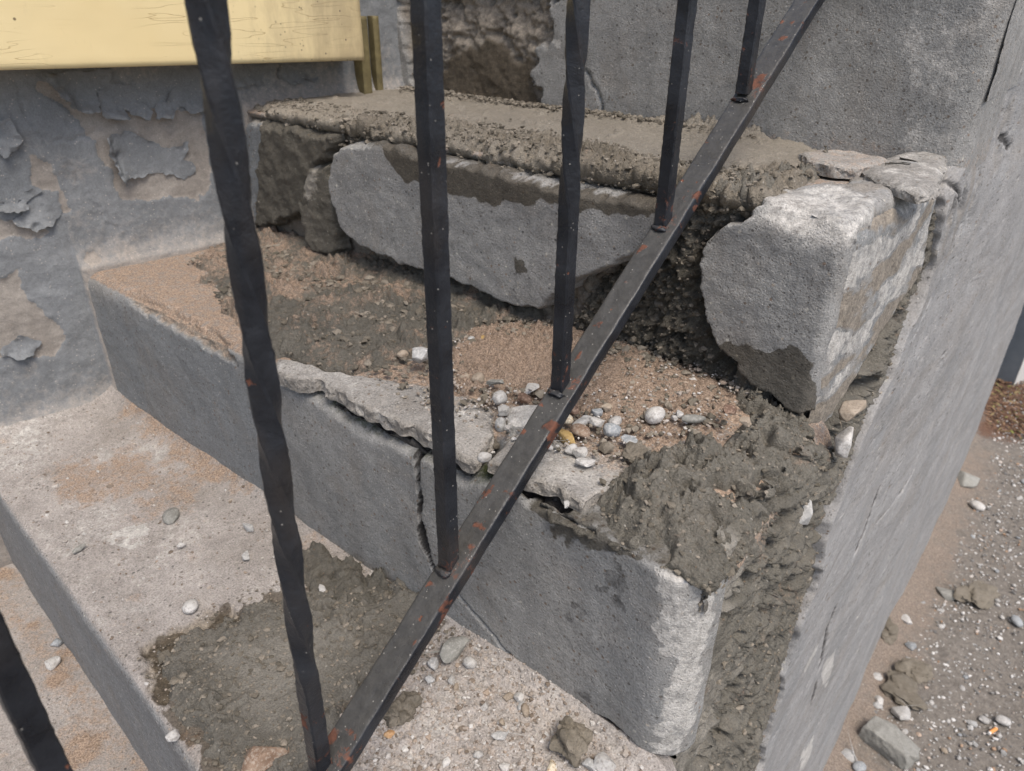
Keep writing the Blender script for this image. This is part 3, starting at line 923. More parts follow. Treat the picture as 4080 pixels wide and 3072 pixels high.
# tread 2: clods of mortar, sand, the big lumpy patch on the corner
overlay('rough_mortar', 2, [(-0.8788,0.1149),(-0.9282,0.2138),(-0.8439,0.2456),(-0.7672,0.2476),(-0.7097,0.2612),(-0.6167,0.2530),(-0.5438,0.2562),(-0.4768,0.2592),(-0.4151,0.2619),(-0.3726,0.2521),(-0.3949,0.2185),(-0.4306,0.1881),(-0.4343,0.1435),(-0.4312,0.1078),(-0.4443,0.0845),(-0.4632,0.0451),(-0.4911,0.0101),(-0.5494,0.0076),(-0.6121,0.0195),(-0.7205,0.0505)],
        0.0019, 0.0016, 0.004, lambda X, T, s: (0.5 + 0.8 * sst(-0.2, 0.5, fbm(X, T, 0.06, 3, 140))) * (0.0080 * crumbs(X, T, 0.017, 141, 0.6) + 0.0055 * crumbs(X, T, 0.008, 142, 0.7) + 0.006 * (np.abs(fbm(X, T, 0.012, 4, 147, 0.6)) - 0.25) + 0.002 * crumbs(X, T, 0.0045, 143) + 0.003 * fbm(X, T, 0.03, 3, 144))
        + 0.012 * np.exp(-np.maximum(0.2236 - T, 0) / 0.02),
        M_MORTD, 0.02, 0.012, 0.03, 15, lambda X, T, s: dict(dust=np.clip(0.20 + 0.6 * fbm(X, T, 0.05, 4, 145) + sst(-0.55, -0.75, X) * 0.4, 0, 1)), 'dry crumbs of mortar trodden over the middle tread')
overlay('mortar_rubble', 2, [(-0.9160,0.2244),(-0.8356,0.2395),(-0.7276,0.2457),(-0.6167,0.2530),(-0.5141,0.2630),(-0.4151,0.2619),(-0.3354,0.2549),(-0.3708,0.2840),(-0.4538,0.3148),(-0.6648,0.3000),(-0.8492,0.2970),(-0.9774,0.2772)],
        0.0018, 0.0016, lambda X, T: 0.008 + 0.03 * np.exp(-np.maximum(0.222 - T, 0) / 0.018), rough_lump(151, 1.15, 0.008), M_MORTD, 0.012, 0.01, 0.02, 16,
        lambda X, T, s: dict(dust=0.12 + 0.4 * fbm(X, T, 0.03, 3, 146)), 'rubble of mortar heaped at the foot of the upper riser')
overlay('sand_heap', 2, [(-0.4607,0.1554),(-0.4341,0.2071),(-0.3735,0.2367),(-0.3326,0.2504),(-0.2730,0.2546),(-0.2156,0.2433),(-0.1792,0.2008),(-0.1728,0.1517),(-0.1876,0.1185),(-0.2093,0.1002),(-0.2452,0.0908),(-0.2808,0.0783),(-0.3180,0.0838),(-0.3484,0.0779),(-0.3761,0.0646),(-0.4155,0.0855)],
        0.0013, 0.0013, lambda X, T: 0.004 + 0.005 * np.exp(-((X + 0.36) / 0.05) ** 2), lambda X, T, s: 0.0035 * fbm(X, T, 0.03, 4, 161) + (0.0040 * crumbs(X, T, 0.007, 162, 0.8) + 0.0028 * crumbs(X, T, 0.0036, 163) + 0.004 * (np.abs(fbm(X, T, 0.010, 4, 164, 0.6)) - 0.25)) * (0.6 + 0.6 * sst(-0.3, -0.4, X)),
        M_MORT, 0.03, 0.010, 0.03, 17, lambda X, T, s: dict(dust=0.95 + 0 * X), None, 0.003, True, True)
HOLES2 = [(-0.1745,0.0834),(-0.1284,0.1178),(-0.1183,0.1775),(-0.1534,0.1383),(-0.1432,0.0885),(-0.1966,0.0989),(-0.1413,0.2046)]
HRAD2 = [0.0085, 0.006, 0.011, 0.005, 0.005, 0.004, 0.006]


def heap_lump(X, T, s):
    h = rough_lump(171, 0.85, 0.009)(X, T, s) - 0.018 * pits(X, T, 0.022, 178, 0.33)
    wx, wy = X + 0.004 * fbm(X, T, 0.012, 3, 176), T + 0.004 * fbm(X, T, 0.012, 3, 177)
    for (a, b), r_ in zip(HOLES2, HRAD2):
        h = h - 0.020 * np.exp(-((wx - a) ** 2 + (wy - b) ** 2) / (r_ * r_))
    return h


HEAP = overlay('mortar_heap', 2, [(-0.2170,0.0268),(-0.2182,0.0433),(-0.2101,0.0647),(-0.2047,0.0921),(-0.1933,0.1219),(-0.1728,0.1517),(-0.1701,0.1804),(-0.1977,0.2050),(-0.2340,0.2628),(-0.2512,0.3409),(-0.2008,0.2909),(-0.1405,0.2335),(-0.1084,0.2059),(-0.0915,0.2200)] + [(-0.099, 0.20), (-0.099, -0.06), (-0.099, -0.11)] + [(-0.1011,-0.0427),(-0.1100,-0.0249),(-0.1171,-0.0186),(-0.1341,-0.0101),(-0.1537,-0.0050),(-0.1752,-0.0026),(-0.1951,-0.0011)],
        0.0010, 0.0010, lambda X, T: 0.010 + 0.006 * sst(-0.02, 0.02, T) - 0.005 * sst(SIDE - 0.03, SIDE, X), heap_lump, M_MORT, 0.030, 0.010, 0.025, 18,
        lambda X, T, s: dict(wet=0.2 * sst(0.02, 0.0, s), dust=0.12 * sst(0.1, 0.6, fbm(X, T, 0.05, 3, 172))), 'big lumpy heap of fresh mortar wrapped round the corner of the middle step')
overlay('mortar_patch', 2, [(-0.2295,0.0000),(-0.2021,0.0000),(-0.1780,0.0000),(-0.1578,0.0000),(-0.1534,0.0000),(-0.1753,-0.0019),(-0.2001,-0.0086),(-0.2230,-0.0090)],
        0.0013, 0.0013, 0.006, lambda X, T, s: 0.001 * fbm(X, T, 0.02, 4, 181), M_MORTD, 0.006, 0.006, 0.02, 19, lambda X, T, s: dict(wet=0.3 + 0 * X), 'smooth dark mortar smear below the heap')

# tread 1: trowelled patch and rubble in the corner
PATCHM = overlay('mortar_patch', 1, PATCH1, 0.0014, 0.0014, 0.007,
        lambda X, T, s: 0.003 * fbm(X, T, 0.05, 4, 191) + (0.0045 * crumbs(X, T, 0.013, 192, 0.6) + 0.003 * crumbs(X, T, 0.0065, 193, 0.6) - 0.007 * pits(X, T, 0.016, 194, 0.25)) * np.maximum(0.2, np.maximum(sst(0.035, 0.0, s), sst(0.1, 0.45, fbm(X, T, 0.06, 3, 195)))),
        M_MORTD, 0.012, 0.010, 0.025, 20, lambda X, T, s: dict(pale=0.12 + 0.2 * sst(0.03, 0.06, s), dust=0.2 * sst(0.01, 0.0, s)), 'fresh mortar spread on the lower tread')
overlay('mortar_rubble', 1, [(-0.5522,0.1869),(-0.5108,0.1878),(-0.4789,0.1992),(-0.4315,0.2089),(-0.3891,0.2083),(-0.3790,0.1884),(-0.4043,0.1655),(-0.4399,0.1549),(-0.4754,0.1531),(-0.5206,0.1613)],
        0.0015, 0.0015, lambda X, T: 0.004 + 0.020 * np.exp(-np.maximum(dk(2, X) - dk(1, X) - T, 0) / 0.014), rough_lump(201, 0.7, 0.006), M_MORTD, 0.012, 0.010, 0.02, 21,
        lambda X, T, s: dict(wet=0.15 + 0 * X), 'mortar rubble in the corner below the middle step')


# ------------------------------------------------------------------ loose crust plates of tread 2 (solid, with broken undersides)
def plate(name, poly, mapf, top, bot, res, mat, parent, seed=1, warp=0.003, wsize=0.012, label=None, mkf=None, wallamp=0.0022, smooth=True, octv=2):
    px = [p[0] for p in poly]
    pt = [p[1] for p in poly]
    xs = np.arange(min(px) - 3 * res, max(px) + 4 * res, res)
    ts = np.arange(min(pt) - 3 * res, max(pt) + 4 * res, res)
    X, T = np.meshgrid(xs, ts)
    s = sdf(poly, X, T) + warp * fbm(X, T, wsize, octv, seed, 0.35 if octv == 2 else 0.55)
    keep = (s[:-1, :-1] + s[1:, 1:] + s[:-1, 1:] + s[1:, :-1]) > 0
    nt, nx = X.shape
    cnt = np.zeros((nt, nx), int)
    for a in (0, 1):
        for b in (0, 1):
            cnt[a:nt - 1 + a, b:nx - 1 + b] += keep
    bnd = (cnt > 0) & (cnt < 4)
    gt, gx = np.gradient(s, res)
    gl = np.maximum(np.hypot(gt, gx), 0.35)
    mv = np.clip(-s / gl, -0.9 * res, 0.9 * res)
    X = np.where(bnd, X + mv * gx / gl, X)
    T = np.where(bnd, T + mv * gt / gl, T)
    ht, hb = top(X, T, s), bot(X, T, s)
    hb = np.minimum(hb, ht - 0.0004)
    ht = np.where(bnd, ht - 0.25 * np.minimum(ht - hb, 0.003), ht)
    PT, PB = mapf(X, T, ht), mapf(X, T, hb)
    idx = np.arange(nt * nx).reshape(nt, nx)
    qa = np.stack([idx[:-1, :-1], idx[:-1, 1:], idx[1:, 1:], idx[1:, :-1]], -1)[keep]
    n0 = nt * nx
    F = [qa, (qa + n0)[:, ::-1]]
    # boundary edges
    e = np.concatenate([qa[:, [0, 1]], qa[:, [1, 2]], qa[:, [2, 3]], qa[:, [3, 0]]])
    key = np.minimum(e[:, 0], e[:, 1]).astype(np.int64) * (n0 + 1) + np.maximum(e[:, 0], e[:, 1])
    u, first, c = np.unique(key, return_index=True, return_counts=True)
    be = e[first[c == 1]]
    ids = np.unique(be)
    A_, B_ = PT.reshape(-1, 3)[ids], PB.reshape(-1, 3)[ids]
    nrow = 1 if wallamp < 0.0005 else 4
    rows = []
    for j in range(nrow):
        f_ = (j + 1.0) / (nrow + 1)
        M_ = A_ * (1 - f_) + B_ * f_
        rows.append(M_ + wallamp * np.stack([fbm(M_[:, 0] + 0.5 * M_[:, 2], M_[:, 1] - 1.3 * M_[:, 2], 0.009, 3, seed + 60 + c_) for c_ in range(3)], -1))
    MV = np.concatenate(rows)
    L_ = [np.arange(n0)]
    for j in range(nrow):
        rmap = np.full(n0, -1)
        rmap[ids] = np.arange(len(ids)) + 2 * n0 + j * len(ids)
        L_.append(rmap)
    L_.append(np.arange(n0) + n0)
    for u_, w_ in zip(L_[:-1], L_[1:]):
        F.append(np.stack([u_[be[:, 1]], u_[be[:, 0]], w_[be[:, 0]], w_[be[:, 1]]], -1))
    F = np.concatenate(F)
    V = np.concatenate([PT.reshape(-1, 3), PB.reshape(-1, 3), MV])
    mk = masks(X.shape, **(mkf(X, T, s) if mkf else {}))
    at = {}
    for k in mk:
        A = mk[k].reshape(-1, 4)
        at[k] = np.concatenate([A, A] + [A[ids]] * nrow)
    used = np.zeros(len(V), bool)
    used[F.ravel()] = True
    rm = np.cumsum(used) - 1
    o = raw_mesh(name, V[used], rm[F], mat, parent, {k: v[used] for k, v in at.items()}, smooth)
    if smooth:
        o.data.set_sharp_from_angle(angle=math.radians(48))
    if label:
        o['label'] = label
    return o


def tread_map(k):
    def f(X, T, Hh):
        return np.stack([X, dk(k, X) + T, ZK[k] + Hh], -1)
    return f


def crust_mk(X, T, s):
    return dict(pale=0.30 + 0.35 * fbm(X, T, 0.03, 3, 215), dust=0.65 * sst(0.03, 0.075, T + 0.01 * fbm(X, T, 0.03, 3, 216)), core=0.3 * sst(0.004, 0.0, s))


def crust_top(tilt, seed):
    def f(X, T, s):
        return 0.0110 + tilt * (T - 0.03) + 0.0018 * fbm(X, T, 0.04, 3, seed) + 0.0005 * fbm(X, T, 0.007, 3, seed + 1) - 0.0012 * sst(0.003, 0.0, s)
    return f


def crust_bot(th, seed):
    def f(X, T, s):
        return 0.0110 - th + 0.003 * fbm(X, T, 0.025, 3, seed)
    return f


CRA = [(-0.4843,0.0068),(-0.4358,0.0008),(-0.3868,0.0023),(-0.3496,0.0049),(-0.3185,0.0033),(-0.2984,0.0011),(-0.3031,0.0146),(-0.3103,0.0380),(-0.3278,0.0596),(-0.3655,0.0623),(-0.3974,0.0562),(-0.4307,0.0444),(-0.4682,0.0295),(-0.4938,0.0194),(-0.5445,0.0066),(-0.5320,-0.0071),(-0.4982,-0.0072)]
plate('crust_slab', CRA, tread_map(2), crust_top(0.05, 211), crust_bot(0.015, 213), 0.0016, M_CRUST, stairs, 31, 0.004, 0.02, 'broken crust slab lifting off the middle nosing, left of the pebbles', crust_mk)
CRB = [(-0.2685,0.0050),(-0.2880,0.0075),(-0.2932,0.0270),(-0.2967,0.0451),(-0.2777,0.0611),(-0.2450,0.0635),(-0.2146,0.0730),(-0.1828,0.0844),(-0.1821,0.0630),(-0.1988,0.0351),(-0.2069,0.0216),(-0.2100,0.0123),(-0.2320,0.0107),(-0.2491,0.0069)]
plate('crust_slab', CRB, tread_map(2), crust_top(0.02, 221), crust_bot(0.0115, 223), 0.0014, M_CRUST, stairs, 33, 0.004, 0.02, 'thin crust slab overhanging the dark cavity under the pebbles', crust_mk)
CRC = [(-0.3027,0.0422),(-0.3150,0.0617),(-0.3069,0.0751),(-0.2932,0.0847),(-0.2800,0.0640),(-0.2895,0.0472)]
plate('crust_slab', CRC, tread_map(2), lambda X, T, s: 0.022 + 0.001 * fbm(X, T, 0.02, 3, 5) - 0.003 * sst(0.005, 0, s), lambda X, T, s: 0 * X, 0.0015, M_CRUST, stairs, 35, 0.002, 0.02,
      'small pale block of crust behind the sloping rail', lambda X, T, s: dict(pale=0.9 + 0 * X))
# pieces at the top right corner of step 3
C3A = [(-0.2342,0.1544),(-0.2215,0.1856),(-0.1933,0.1969),(-0.1617,0.1851),(-0.1608,0.1534),(-0.1738,0.1322),(-0.1913,0.1261),(-0.2087,0.1301)]
plate('crust_slab', C3A, tread_map(3), lambda X, T, s: 0.014 + 0.001 * fbm(X, T, 0.02, 3, 6) - 0.002 * sst(0.005, 0, s), lambda X, T, s: 0.002 + 0 * X, 0.0018, M_CRUST, stairs, 36, 0.004, 0.02,
      'thin pale slab at the foot of the top riser', lambda X, T, s: dict(pale=0.4 + 0 * X, dust=0.4 + 0 * X))
C3B = [(-0.1672,0.1301),(-0.1692,0.1847),(-0.1583,0.2353),(-0.1358,0.2699),(-0.1228,0.2264),(-0.1052,0.1168),(-0.1091,0.0753),(-0.1283,0.0864),(-0.1513,0.1067)]
plate('crust_slab', C3B, tread_map(3), lambda X, T, s: 0.0125 + 0.002 * fbm(X, T, 0.03, 3, 7) - 0.003 * sst(0.008, 0, s), lambda X, T, s: 0.003 + 0 * X, 0.0015, M_BLOCK, stairs, 37, 0.004, 0.02,
      'cracked off corner piece lying on the end block', lambda X, T, s: dict(pale=0.35 + 0.4 * fbm(X, T, 0.02, 3, 8), core=0.3 + 0 * X))


COAT_EDGE = [(0.5977,0.7179),(0.6320,0.7690),(0.6262,0.8447),(0.6295,0.9507),(0.6337,1.0309),(0.6389,1.0912),(0.6387,1.1449),(0.6731,1.2143),(0.7103,1.2599),(0.7668,1.3291),(0.7753,1.3694),(0.7559,1.4226),(0.7123,1.4705)]
COAT_EDGE = sorted([(z, y) for y, z in COAT_EDGE])
# ------------------------------------------------------------------ side of the stairs
def side_mortar():
    ys = axis(-0.05, 0.86, 0.0014, 0.0018)
    zs = axis(0.55, 1.46, 0.0016, 0.0013)
    Y, Zz = np.meshgrid(ys, zs)
    A = 0.36 * Y                                                  # the trowel dragged the lumps out along the wall
    smooth_ = sst(DK[2] + 0.12, DK[2] + 0.04, Y + 0.03 * fbm(A, Zz, 0.05, 3, 312))
    wa, wz = A + 0.004 * fbm(A, Zz, 0.014, 3, 314), Zz + 0.004 * fbm(A, Zz, 0.014, 3, 315)
    n = 0.009 * fbm(A, Zz, 0.045, 4, 301) + 0.013 * (np.abs(fbm(wa, wz, 0.017, 5, 313, 0.6)) - 0.3) + 0.006 * crumbs(A, Zz, 0.010, 302, 0.6) + 0.004 * crumbs(A, Zz, 0.005, 303, 0.7)
    n = n - 0.030 * pits(A, Zz, 0.022, 304, 0.42) - 0.012 * pits(A, Zz, 0.010, 305, 0.3)
    for (a, b), r_ in zip([(0.5690,1.1204),(0.4355,1.1671),(0.4244,1.0539),(0.3639,1.2686),(0.6030,1.1248),(0.5634,1.0888),(0.5328,0.9982),(0.4318,1.2691),(0.6053,0.9724),(0.5147,0.9330)], (0.014, 0.008, 0.010, 0.006, 0.008, 0.008, 0.007, 0.006, 0.006, 0.012)):
        n = n - 0.055 * np.exp(-((wa - 0.36 * a) ** 2 + (wz - b) ** 2) / (r_ * r_))
    n = np.minimum(1.7 * n, 0.006 + 0.25 * np.maximum(1.7 * n - 0.006, 0)) - 0.003
    n = n * (1 - 0.88 * smooth_) + 0.003 * (1 - smooth_)
    ycs = np.interp(Zz, [c[0] for c in COAT_EDGE], [c[1] for c in COAT_EDGE])
    n = n * (0.25 + 0.75 * sst(0.0, -0.06, Y - ycs)) + 0.001 * fbm(A, Zz, 0.004, 2, 316)
    x = SIDE - 0.002 + n
    # follow the stair outline: stay below the treads and inside the nosings
    top = np.where(Y > DK[4] - 0.02, ZK[3] + 0.05, np.where(Y > DK[3] + 0.05, ZK[3] - 0.022, np.where(Y > DK[2] + 0.015, ZK[2] + 0.004, ZK[1] - 0.01)))
    fl = sst(-0.004, 0.004, wsdf(FLANK, Y, Zz, 0.004, 0.02, 15))
    x = x - 0.035 * fl
    fr = 0.012 * fbm(Y, Zz, 0.03, 3, 307)
    s = np.minimum(top - Zz + fr, np.where(Zz > ZK[1], Y - DK[2] - 0.008, 1.0) + 0.2 * fr)
    x = x - 0.010 * (1 - sst(0.0, 0.010, s))
    yc = np.interp(Zz, [c[0] for c in COAT_EDGE], [c[1] for c in COAT_EDGE])
    x = x - 0.035 * sst(0.004, 0.030, Y - yc - 0.016 * fbm(Zz, 0 * Zz + 3.3, 0.06, 3, 331, 0.5))
    s = np.where(Y > yc + 0.07, -1, s)
    keep = (s[:-1, :-1] > 0.0)
    P = np.stack([x, Y, Zz], -1)
    p = fbm(Y, Zz, 0.05, 3, 308)
    tan = sst(0.2, 0.6, p) * 0.32
    o = grid_mesh('rough_mortar', P, keep, M_MORT, stairs, masks(Y.shape, dust=tan, wet=0.25 * sst(0.1, 0.5, fbm(Y, Zz, 0.08, 2, 309)), pale=0.6 * smooth_ * sst(-0.1, 0.4, fbm(Y, Zz * 0.4, 0.05, 3, 310))))
    o['label'] = 'rough pitted mortar filling the broken side of the steps'
    return o


SIDEM = side_mortar()

SD_CRACKS = [[(0.8379,1.5669),(0.8551,1.5395),(0.8561,1.5196),(0.8164,1.5033),(0.7924,1.4922),(0.7432,1.4734)], [(0.8502,1.5850),(0.9019,1.5283),(0.9038,1.5071)], [(0.7542,1.4519),(0.8181,1.4187),(0.8386,1.3962)],
             [(1.1224,0.9457),(1.0723,0.9297),(0.9571,0.9392)], [(0.8292,1.3148),(0.7829,1.2886)], [(0.8844,1.0376),(0.8638,0.9902),(0.8385,0.9606)],
             [(0.8779,0.7474),(0.8823,0.6417),(0.8700,0.6111)]]
SD_CRACKS += [[(0.8330,0.8752),(0.8306,0.8071),(0.8443,0.7388)]]
SD_WHITE = [[(0.9501,0.6840),(0.9642,0.6287),(0.9793,0.5698),(0.9175,0.6345),(0.8977,0.6999)], [(1.0101,0.4034),(1.0169,0.3286),(0.9630,0.3637),(0.9475,0.4337)], [(0.7847,0.8378),(0.7488,0.8264),(0.7255,0.8478),(0.7428,0.8658)]]
SD_HOLE = [[(0.9883,1.4590),(1.0263,1.4465),(1.0389,1.4334),(0.9933,1.4470)]]
BASEC = ([0.0, 0.9, 1.28, 1.80, 2.22, 2.89, 3.22, 3.55, 3.7], [0.0, 0.0, 0.016, 0.004, 0.012, 0.004, -0.008, -0.045, -0.07])


def coat():
    offs = np.concatenate([axis(0.0, 0.03, 0.0012, 0.0020)[:-1], axis(0.03, 0.4, 0.0022, 0.0028)[:-1], axis(0.4, 1.2, 0.003, 0.012)[:-1], axis(1.2, 2.98, 0.012, 0.03)])
    zs = np.concatenate([axis(-0.02, 0.5, 0.008, 0.004)[:-1], axis(0.5, 2.0, 0.0022, 0.0020)[:-1], axis(2.0, 2.9, 0.01, 0.03)])
    ye = np.interp(zs, [c[0] for c in COAT_EDGE], [c[1] for c in COAT_EDGE])
    ye = ye + 0.016 * fbm(zs, 0 * zs + 3.3, 0.06, 3, 331, 0.5) + 0.002 * fbm(zs, 0 * zs + 1.3, 0.02, 2, 332)
    up_ = sst(ZK[3] - 0.02, ZK[3] + 0.01, zs)
    ye = ye * (1 - up_) + (DK[4] + 0.012) * up_
    ye = np.where(zs > ZK[4], DK[4] + 0.27, ye)
    off, Zz = np.meshgrid(offs, zs)
    Y = np.minimum(ye[:, None] + off, 3.62)
    edge_z = sst(ZK[3] + 0.02, ZK[3] - 0.04, Zz)
    s = off + 1e-6
    x = SIDE + 0.001 + np.interp(Y, *BASEC) + 0.005 * sst(0.0, 0.006, s) * edge_z
    x = x + 0.0035 * fbm(Y * 0.6, Zz, 0.10, 3, 333) + 0.0004 * fbm(Y * 1.0, Zz * 0.35, 0.016, 3, 334)
    # trowel arcs
    cy, cz = [(0.9919,1.2146)][0]
    r = np.hypot((Y - cy) * 0.24, Zz - cz)
    arc = np.sin(r / 0.0009 + 1.2 * gn(Y / 0.05, Zz / 0.03, 5)) * np.exp(-((r - 0.050) / 0.022) ** 2) * sst(cz - 0.02, cz + 0.05, Zz) * (0.4 + 0.6 * sst(-0.2, 0.3, fbm(Y, Zz, 0.03, 2, 337)))
    x = x + 0.0007 * arc
    crk = np.zeros_like(Y)
    Q = 0.22                                                     # cracks gape along the wall: measured in squeezed length
    Yq = Y * Q
    for P in SD_CRACKS:
        g = groove([(p[0] * Q, p[1]) for p in P], Yq, Zz, 0.0013 if max(p[1] for p in P) > ZK[2] else 0.0021, 1.0, 0.0022, 0.014)
        crk = np.maximum(crk, -g * (0.55 + 0.6 * sst(-0.3, 0.3, fbm(Yq, Zz, 0.02, 2, 346))))
    vv = fbm(Yq, Zz * 0.25, 0.025, 4, 339)
    thin = np.exp(-(vv / 0.03) ** 2) * sst(0.10, 0.45, fbm(Yq, Zz * 0.5, 0.04, 2, 340))
    crk = np.maximum(crk, 0.4 * thin)
    hole = np.zeros_like(Y)
    for P in SD_HOLE:
        hole = np.maximum(hole, sst(-0.002, 0.002, wsdf([(p[0] * Q, p[1]) for p in P], Yq, Zz, 0.006, 0.02)))
    hole = np.maximum(hole, 0.7 * sst(0.68, 0.8, fbm(Yq, Zz, 0.010, 3, 347)) * sst(0.0, 0.3, fbm(Yq, Zz, 0.05, 2, 348)))
    x = x - 0.004 * crk - 0.003 * hole - 0.012 * (1 - sst(0, 0.005, s)) * edge_z - 0.010 * (1 - sst(0, 0.03, s)) * (1 - edge_z)
    up = sst(1.28, 1.42, Zz) * sst(1.15, 0.85, Y)
    x = x - up * 0.004 * sst(0.1, 0.5, fbm(Y, Zz * 0.5, 0.04, 4, 342))
    wh = np.zeros_like(Y)
    for P in SD_WHITE:
        wh = np.maximum(wh, sst(-0.006, 0.004, wsdf(P, Y, Zz, 0.010, 0.02)))
    mk = dict(dirt=np.maximum(crk * 1.15, hole), pale=np.maximum(wh, up * 0.4 * sst(0.0, 0.4, fbm(Y, Zz * 0.6, 0.05, 3, 343))), core=up * 0.5 * sst(0.2, 0.5, fbm(Y, Zz * 0.5, 0.04, 4, 344)),  # cracks and holes coloured darker than the render around them
              dust=0.4 * sst(0.06, 0.0, Zz), paint=0.25 * sst(0.0, 0.5, fbm(Y, Zz * 0.3, 0.12, 3, 345)))
    P = np.stack([x, Y, Zz], -1)
    o = grid_mesh('grey_render', P, None, M_COAT, stairs, masks(Y.shape, **mk))
    o['label'] = 'smooth grey cement render with thin cracks on the side of the stairs'


coat()


def boxes(name, L, mat, parent=None):
    V, F = [], []
    for (x0, y0, z0, x1, y1, z1) in L:
        b = len(V)
        V += [(x0, y0, z0), (x1, y0, z0), (x1, y1, z0), (x0, y1, z0), (x0, y0, z1), (x1, y0, z1), (x1, y1, z1), (x0, y1, z1)]
        F += [(b, b + 3, b + 2, b + 1), (b + 4, b + 5, b + 6, b + 7), (b, b + 1, b + 5, b + 4), (b + 1, b + 2, b + 6, b + 5), (b + 2, b + 3, b + 7, b + 6), (b + 3, b, b + 4, b + 7)]
    return raw_mesh(name, V, F, mat, parent, masks((len(V),)), False)


# solid core behind the skins: landing at the top, its end, and the lower flight
boxes('landing', [(-1.0, 1.06, 0.0, SIDE - 0.03, 3.55, ZK[4] + 0.001), (-1.0, 0.85, 0.0, SIDE - 0.03, 1.08, ZK[3] - 0.06), (-1.1, 0.42, 0.0, SIDE - 0.035, 0.9, ZK[2] - 0.06), (-1.1, 0.2, 0.0, SIDE - 0.035, 0.5, ZK[1] - 0.06),
                  (-1.1, -0.5, 0.0, SIDE - 0.02, 0.3, ZK[-1] - 0.02), (-1.1, 3.50, 0.0, SIDE - 0.05, 3.6, 2.85), (-0.4, 1.2, ZK[4], SIDE - 0.02, 3.55, 2.85)], M_CONC, stairs)
boxes('lower_step', [(-1.15, -0.53 - 0.22 * i, 0.0, SIDE, -0.53 - 0.22 * (i - 1) + 0.02, ZK[-1] - 0.18 * (i + 1) + 0.002 * i) for i in range(0, 4)], M_TREAD, stairs)


# ------------------------------------------------------------------ house wall with peeling paint
house = empty('house_wall', (0, 0, 0))
tag(house, 'blue grey painted house wall with peeling paint under a yellow board', 'wall')
PEEL = [[(0.3307,1.5033),(0.3408,1.5004),(0.3562,1.4827),(0.3695,1.4620),(0.3910,1.4626),(0.4314,1.4537),(0.5015,1.4553),(0.5060,1.4188),(0.4926,1.3475),(0.4639,1.3504),(0.4376,1.3594),(0.4145,1.3534),(0.3912,1.3624),(0.3856,1.3871),(0.3779,1.4281),(0.3604,1.4629),(0.3430,1.4837)],
        [(0.3002,1.3893),(0.3158,1.4143),(0.3280,1.4085),(0.3351,1.3813),(0.3347,1.3569),(0.3276,1.3555),(0.3263,1.3800),(0.3184,1.3891)], [(0.2576,1.3627),(0.2887,1.3463),(0.3095,1.3368),(0.2984,1.3307),(0.2502,1.3367)],
        [(0.2360,1.3017),(0.2661,1.2969),(0.2673,1.2666),(0.2825,1.2326),(0.2907,1.2020),(0.2712,1.1890),(0.2477,1.1935),(0.2080,1.2033)], [(0.3382,1.3053),(0.3492,1.3088),(0.3508,1.2938),(0.3359,1.2853)]]
HAIRW = [[(0.3170,1.4996),(0.3176,1.4787),(0.3251,1.4491),(0.3300,1.4337),(0.3461,1.4061),(0.3549,1.3836),(0.3593,1.3610),(0.3687,1.3368),(0.3886,1.3095)], [(0.3278,1.4340),(0.3446,1.4370),(0.3721,1.4339),(0.3839,1.4429)]]


def wall_map(Y, Zz, Hh):
    c = 1 / math.hypot(1, TW)
    return np.stack([XW0 + TW * Y + c * Hh, Y - TW * c * Hh, Zz], -1)


def wall():
    ys = axis(-0.1, 0.86, 0.0021, 0.0026)
    zs = axis(0.75, 1.62, 0.0022, 0.0022)
    Y, Zz = np.meshgrid(ys, zs)
    pe = np.zeros_like(Y)
    for i, P in enumerate(PEEL):
        pe = np.maximum(pe, sst(-0.0012, 0.0012, wsdf(P, Y, Zz, 0.007, 0.03, 350 + i)))
    h = 0.0025 * fbm(Y, Zz, 0.09, 3, 361) + 0.0010 * fbm(Y, Zz, 0.02, 3, 362) - 0.0016 * pe
    for P in HAIRW:
        h = h + groove(P, Y, Zz, 0.0014, 0.002, 0.004)
    ztop = np.where(Y < DK[2], ZK[1], np.where(Y < DK[3], ZK[2], ZK[3]))
    dz = Zz - ztop
    dust = 0.85 * np.exp(-np.maximum(dz, 0) / 0.035) + 0.35 * sst(0.2, 0.8, fbm(Y, Zz, 0.1, 3, 363))
    h = h + 0.012 * np.exp(-np.maximum(dz - 0.006, 0) / 0.010)
    o = grid_mesh('wall', wall_map(Y, Zz, h), None, M_WALL, house, {'ma': np.stack([pe, np.clip(dust, 0, 1), 0 * Y, 0 * Y + 1], -1)})
    # the plain rest of the house behind and above
    b = raw_mesh('wall_upper', [(XW0 + TW * y + dx, y, z) for y in (-1.6, 0.86) for z in (1.60, 4.2) for dx in (-0.002, -0.2)], [(0, 1, 3, 2), (4, 6, 7, 5), (0, 2, 6, 4), (1, 5, 7, 3), (2, 3, 7, 6), (0, 4, 5, 1)],
                 M_WALL, house, {'ma': np.tile([0, 0, 0, 1], (8, 1))}, False)
    b2 = raw_mesh('wall_lower', [(XW0 + TW * y + dx, y, z) for y in (-1.6, -0.09) for z in (0.0, 1.61) for dx in (-0.003, -0.2)], [(0, 1, 3, 2), (4, 6, 7, 5), (0, 2, 6, 4), (1, 5, 7, 3), (2, 3, 7, 6), (0, 4, 5, 1)],
                  M_WALL, house, {'ma': np.tile([0, 0, 0, 1], (8, 1))}, False)


wall()


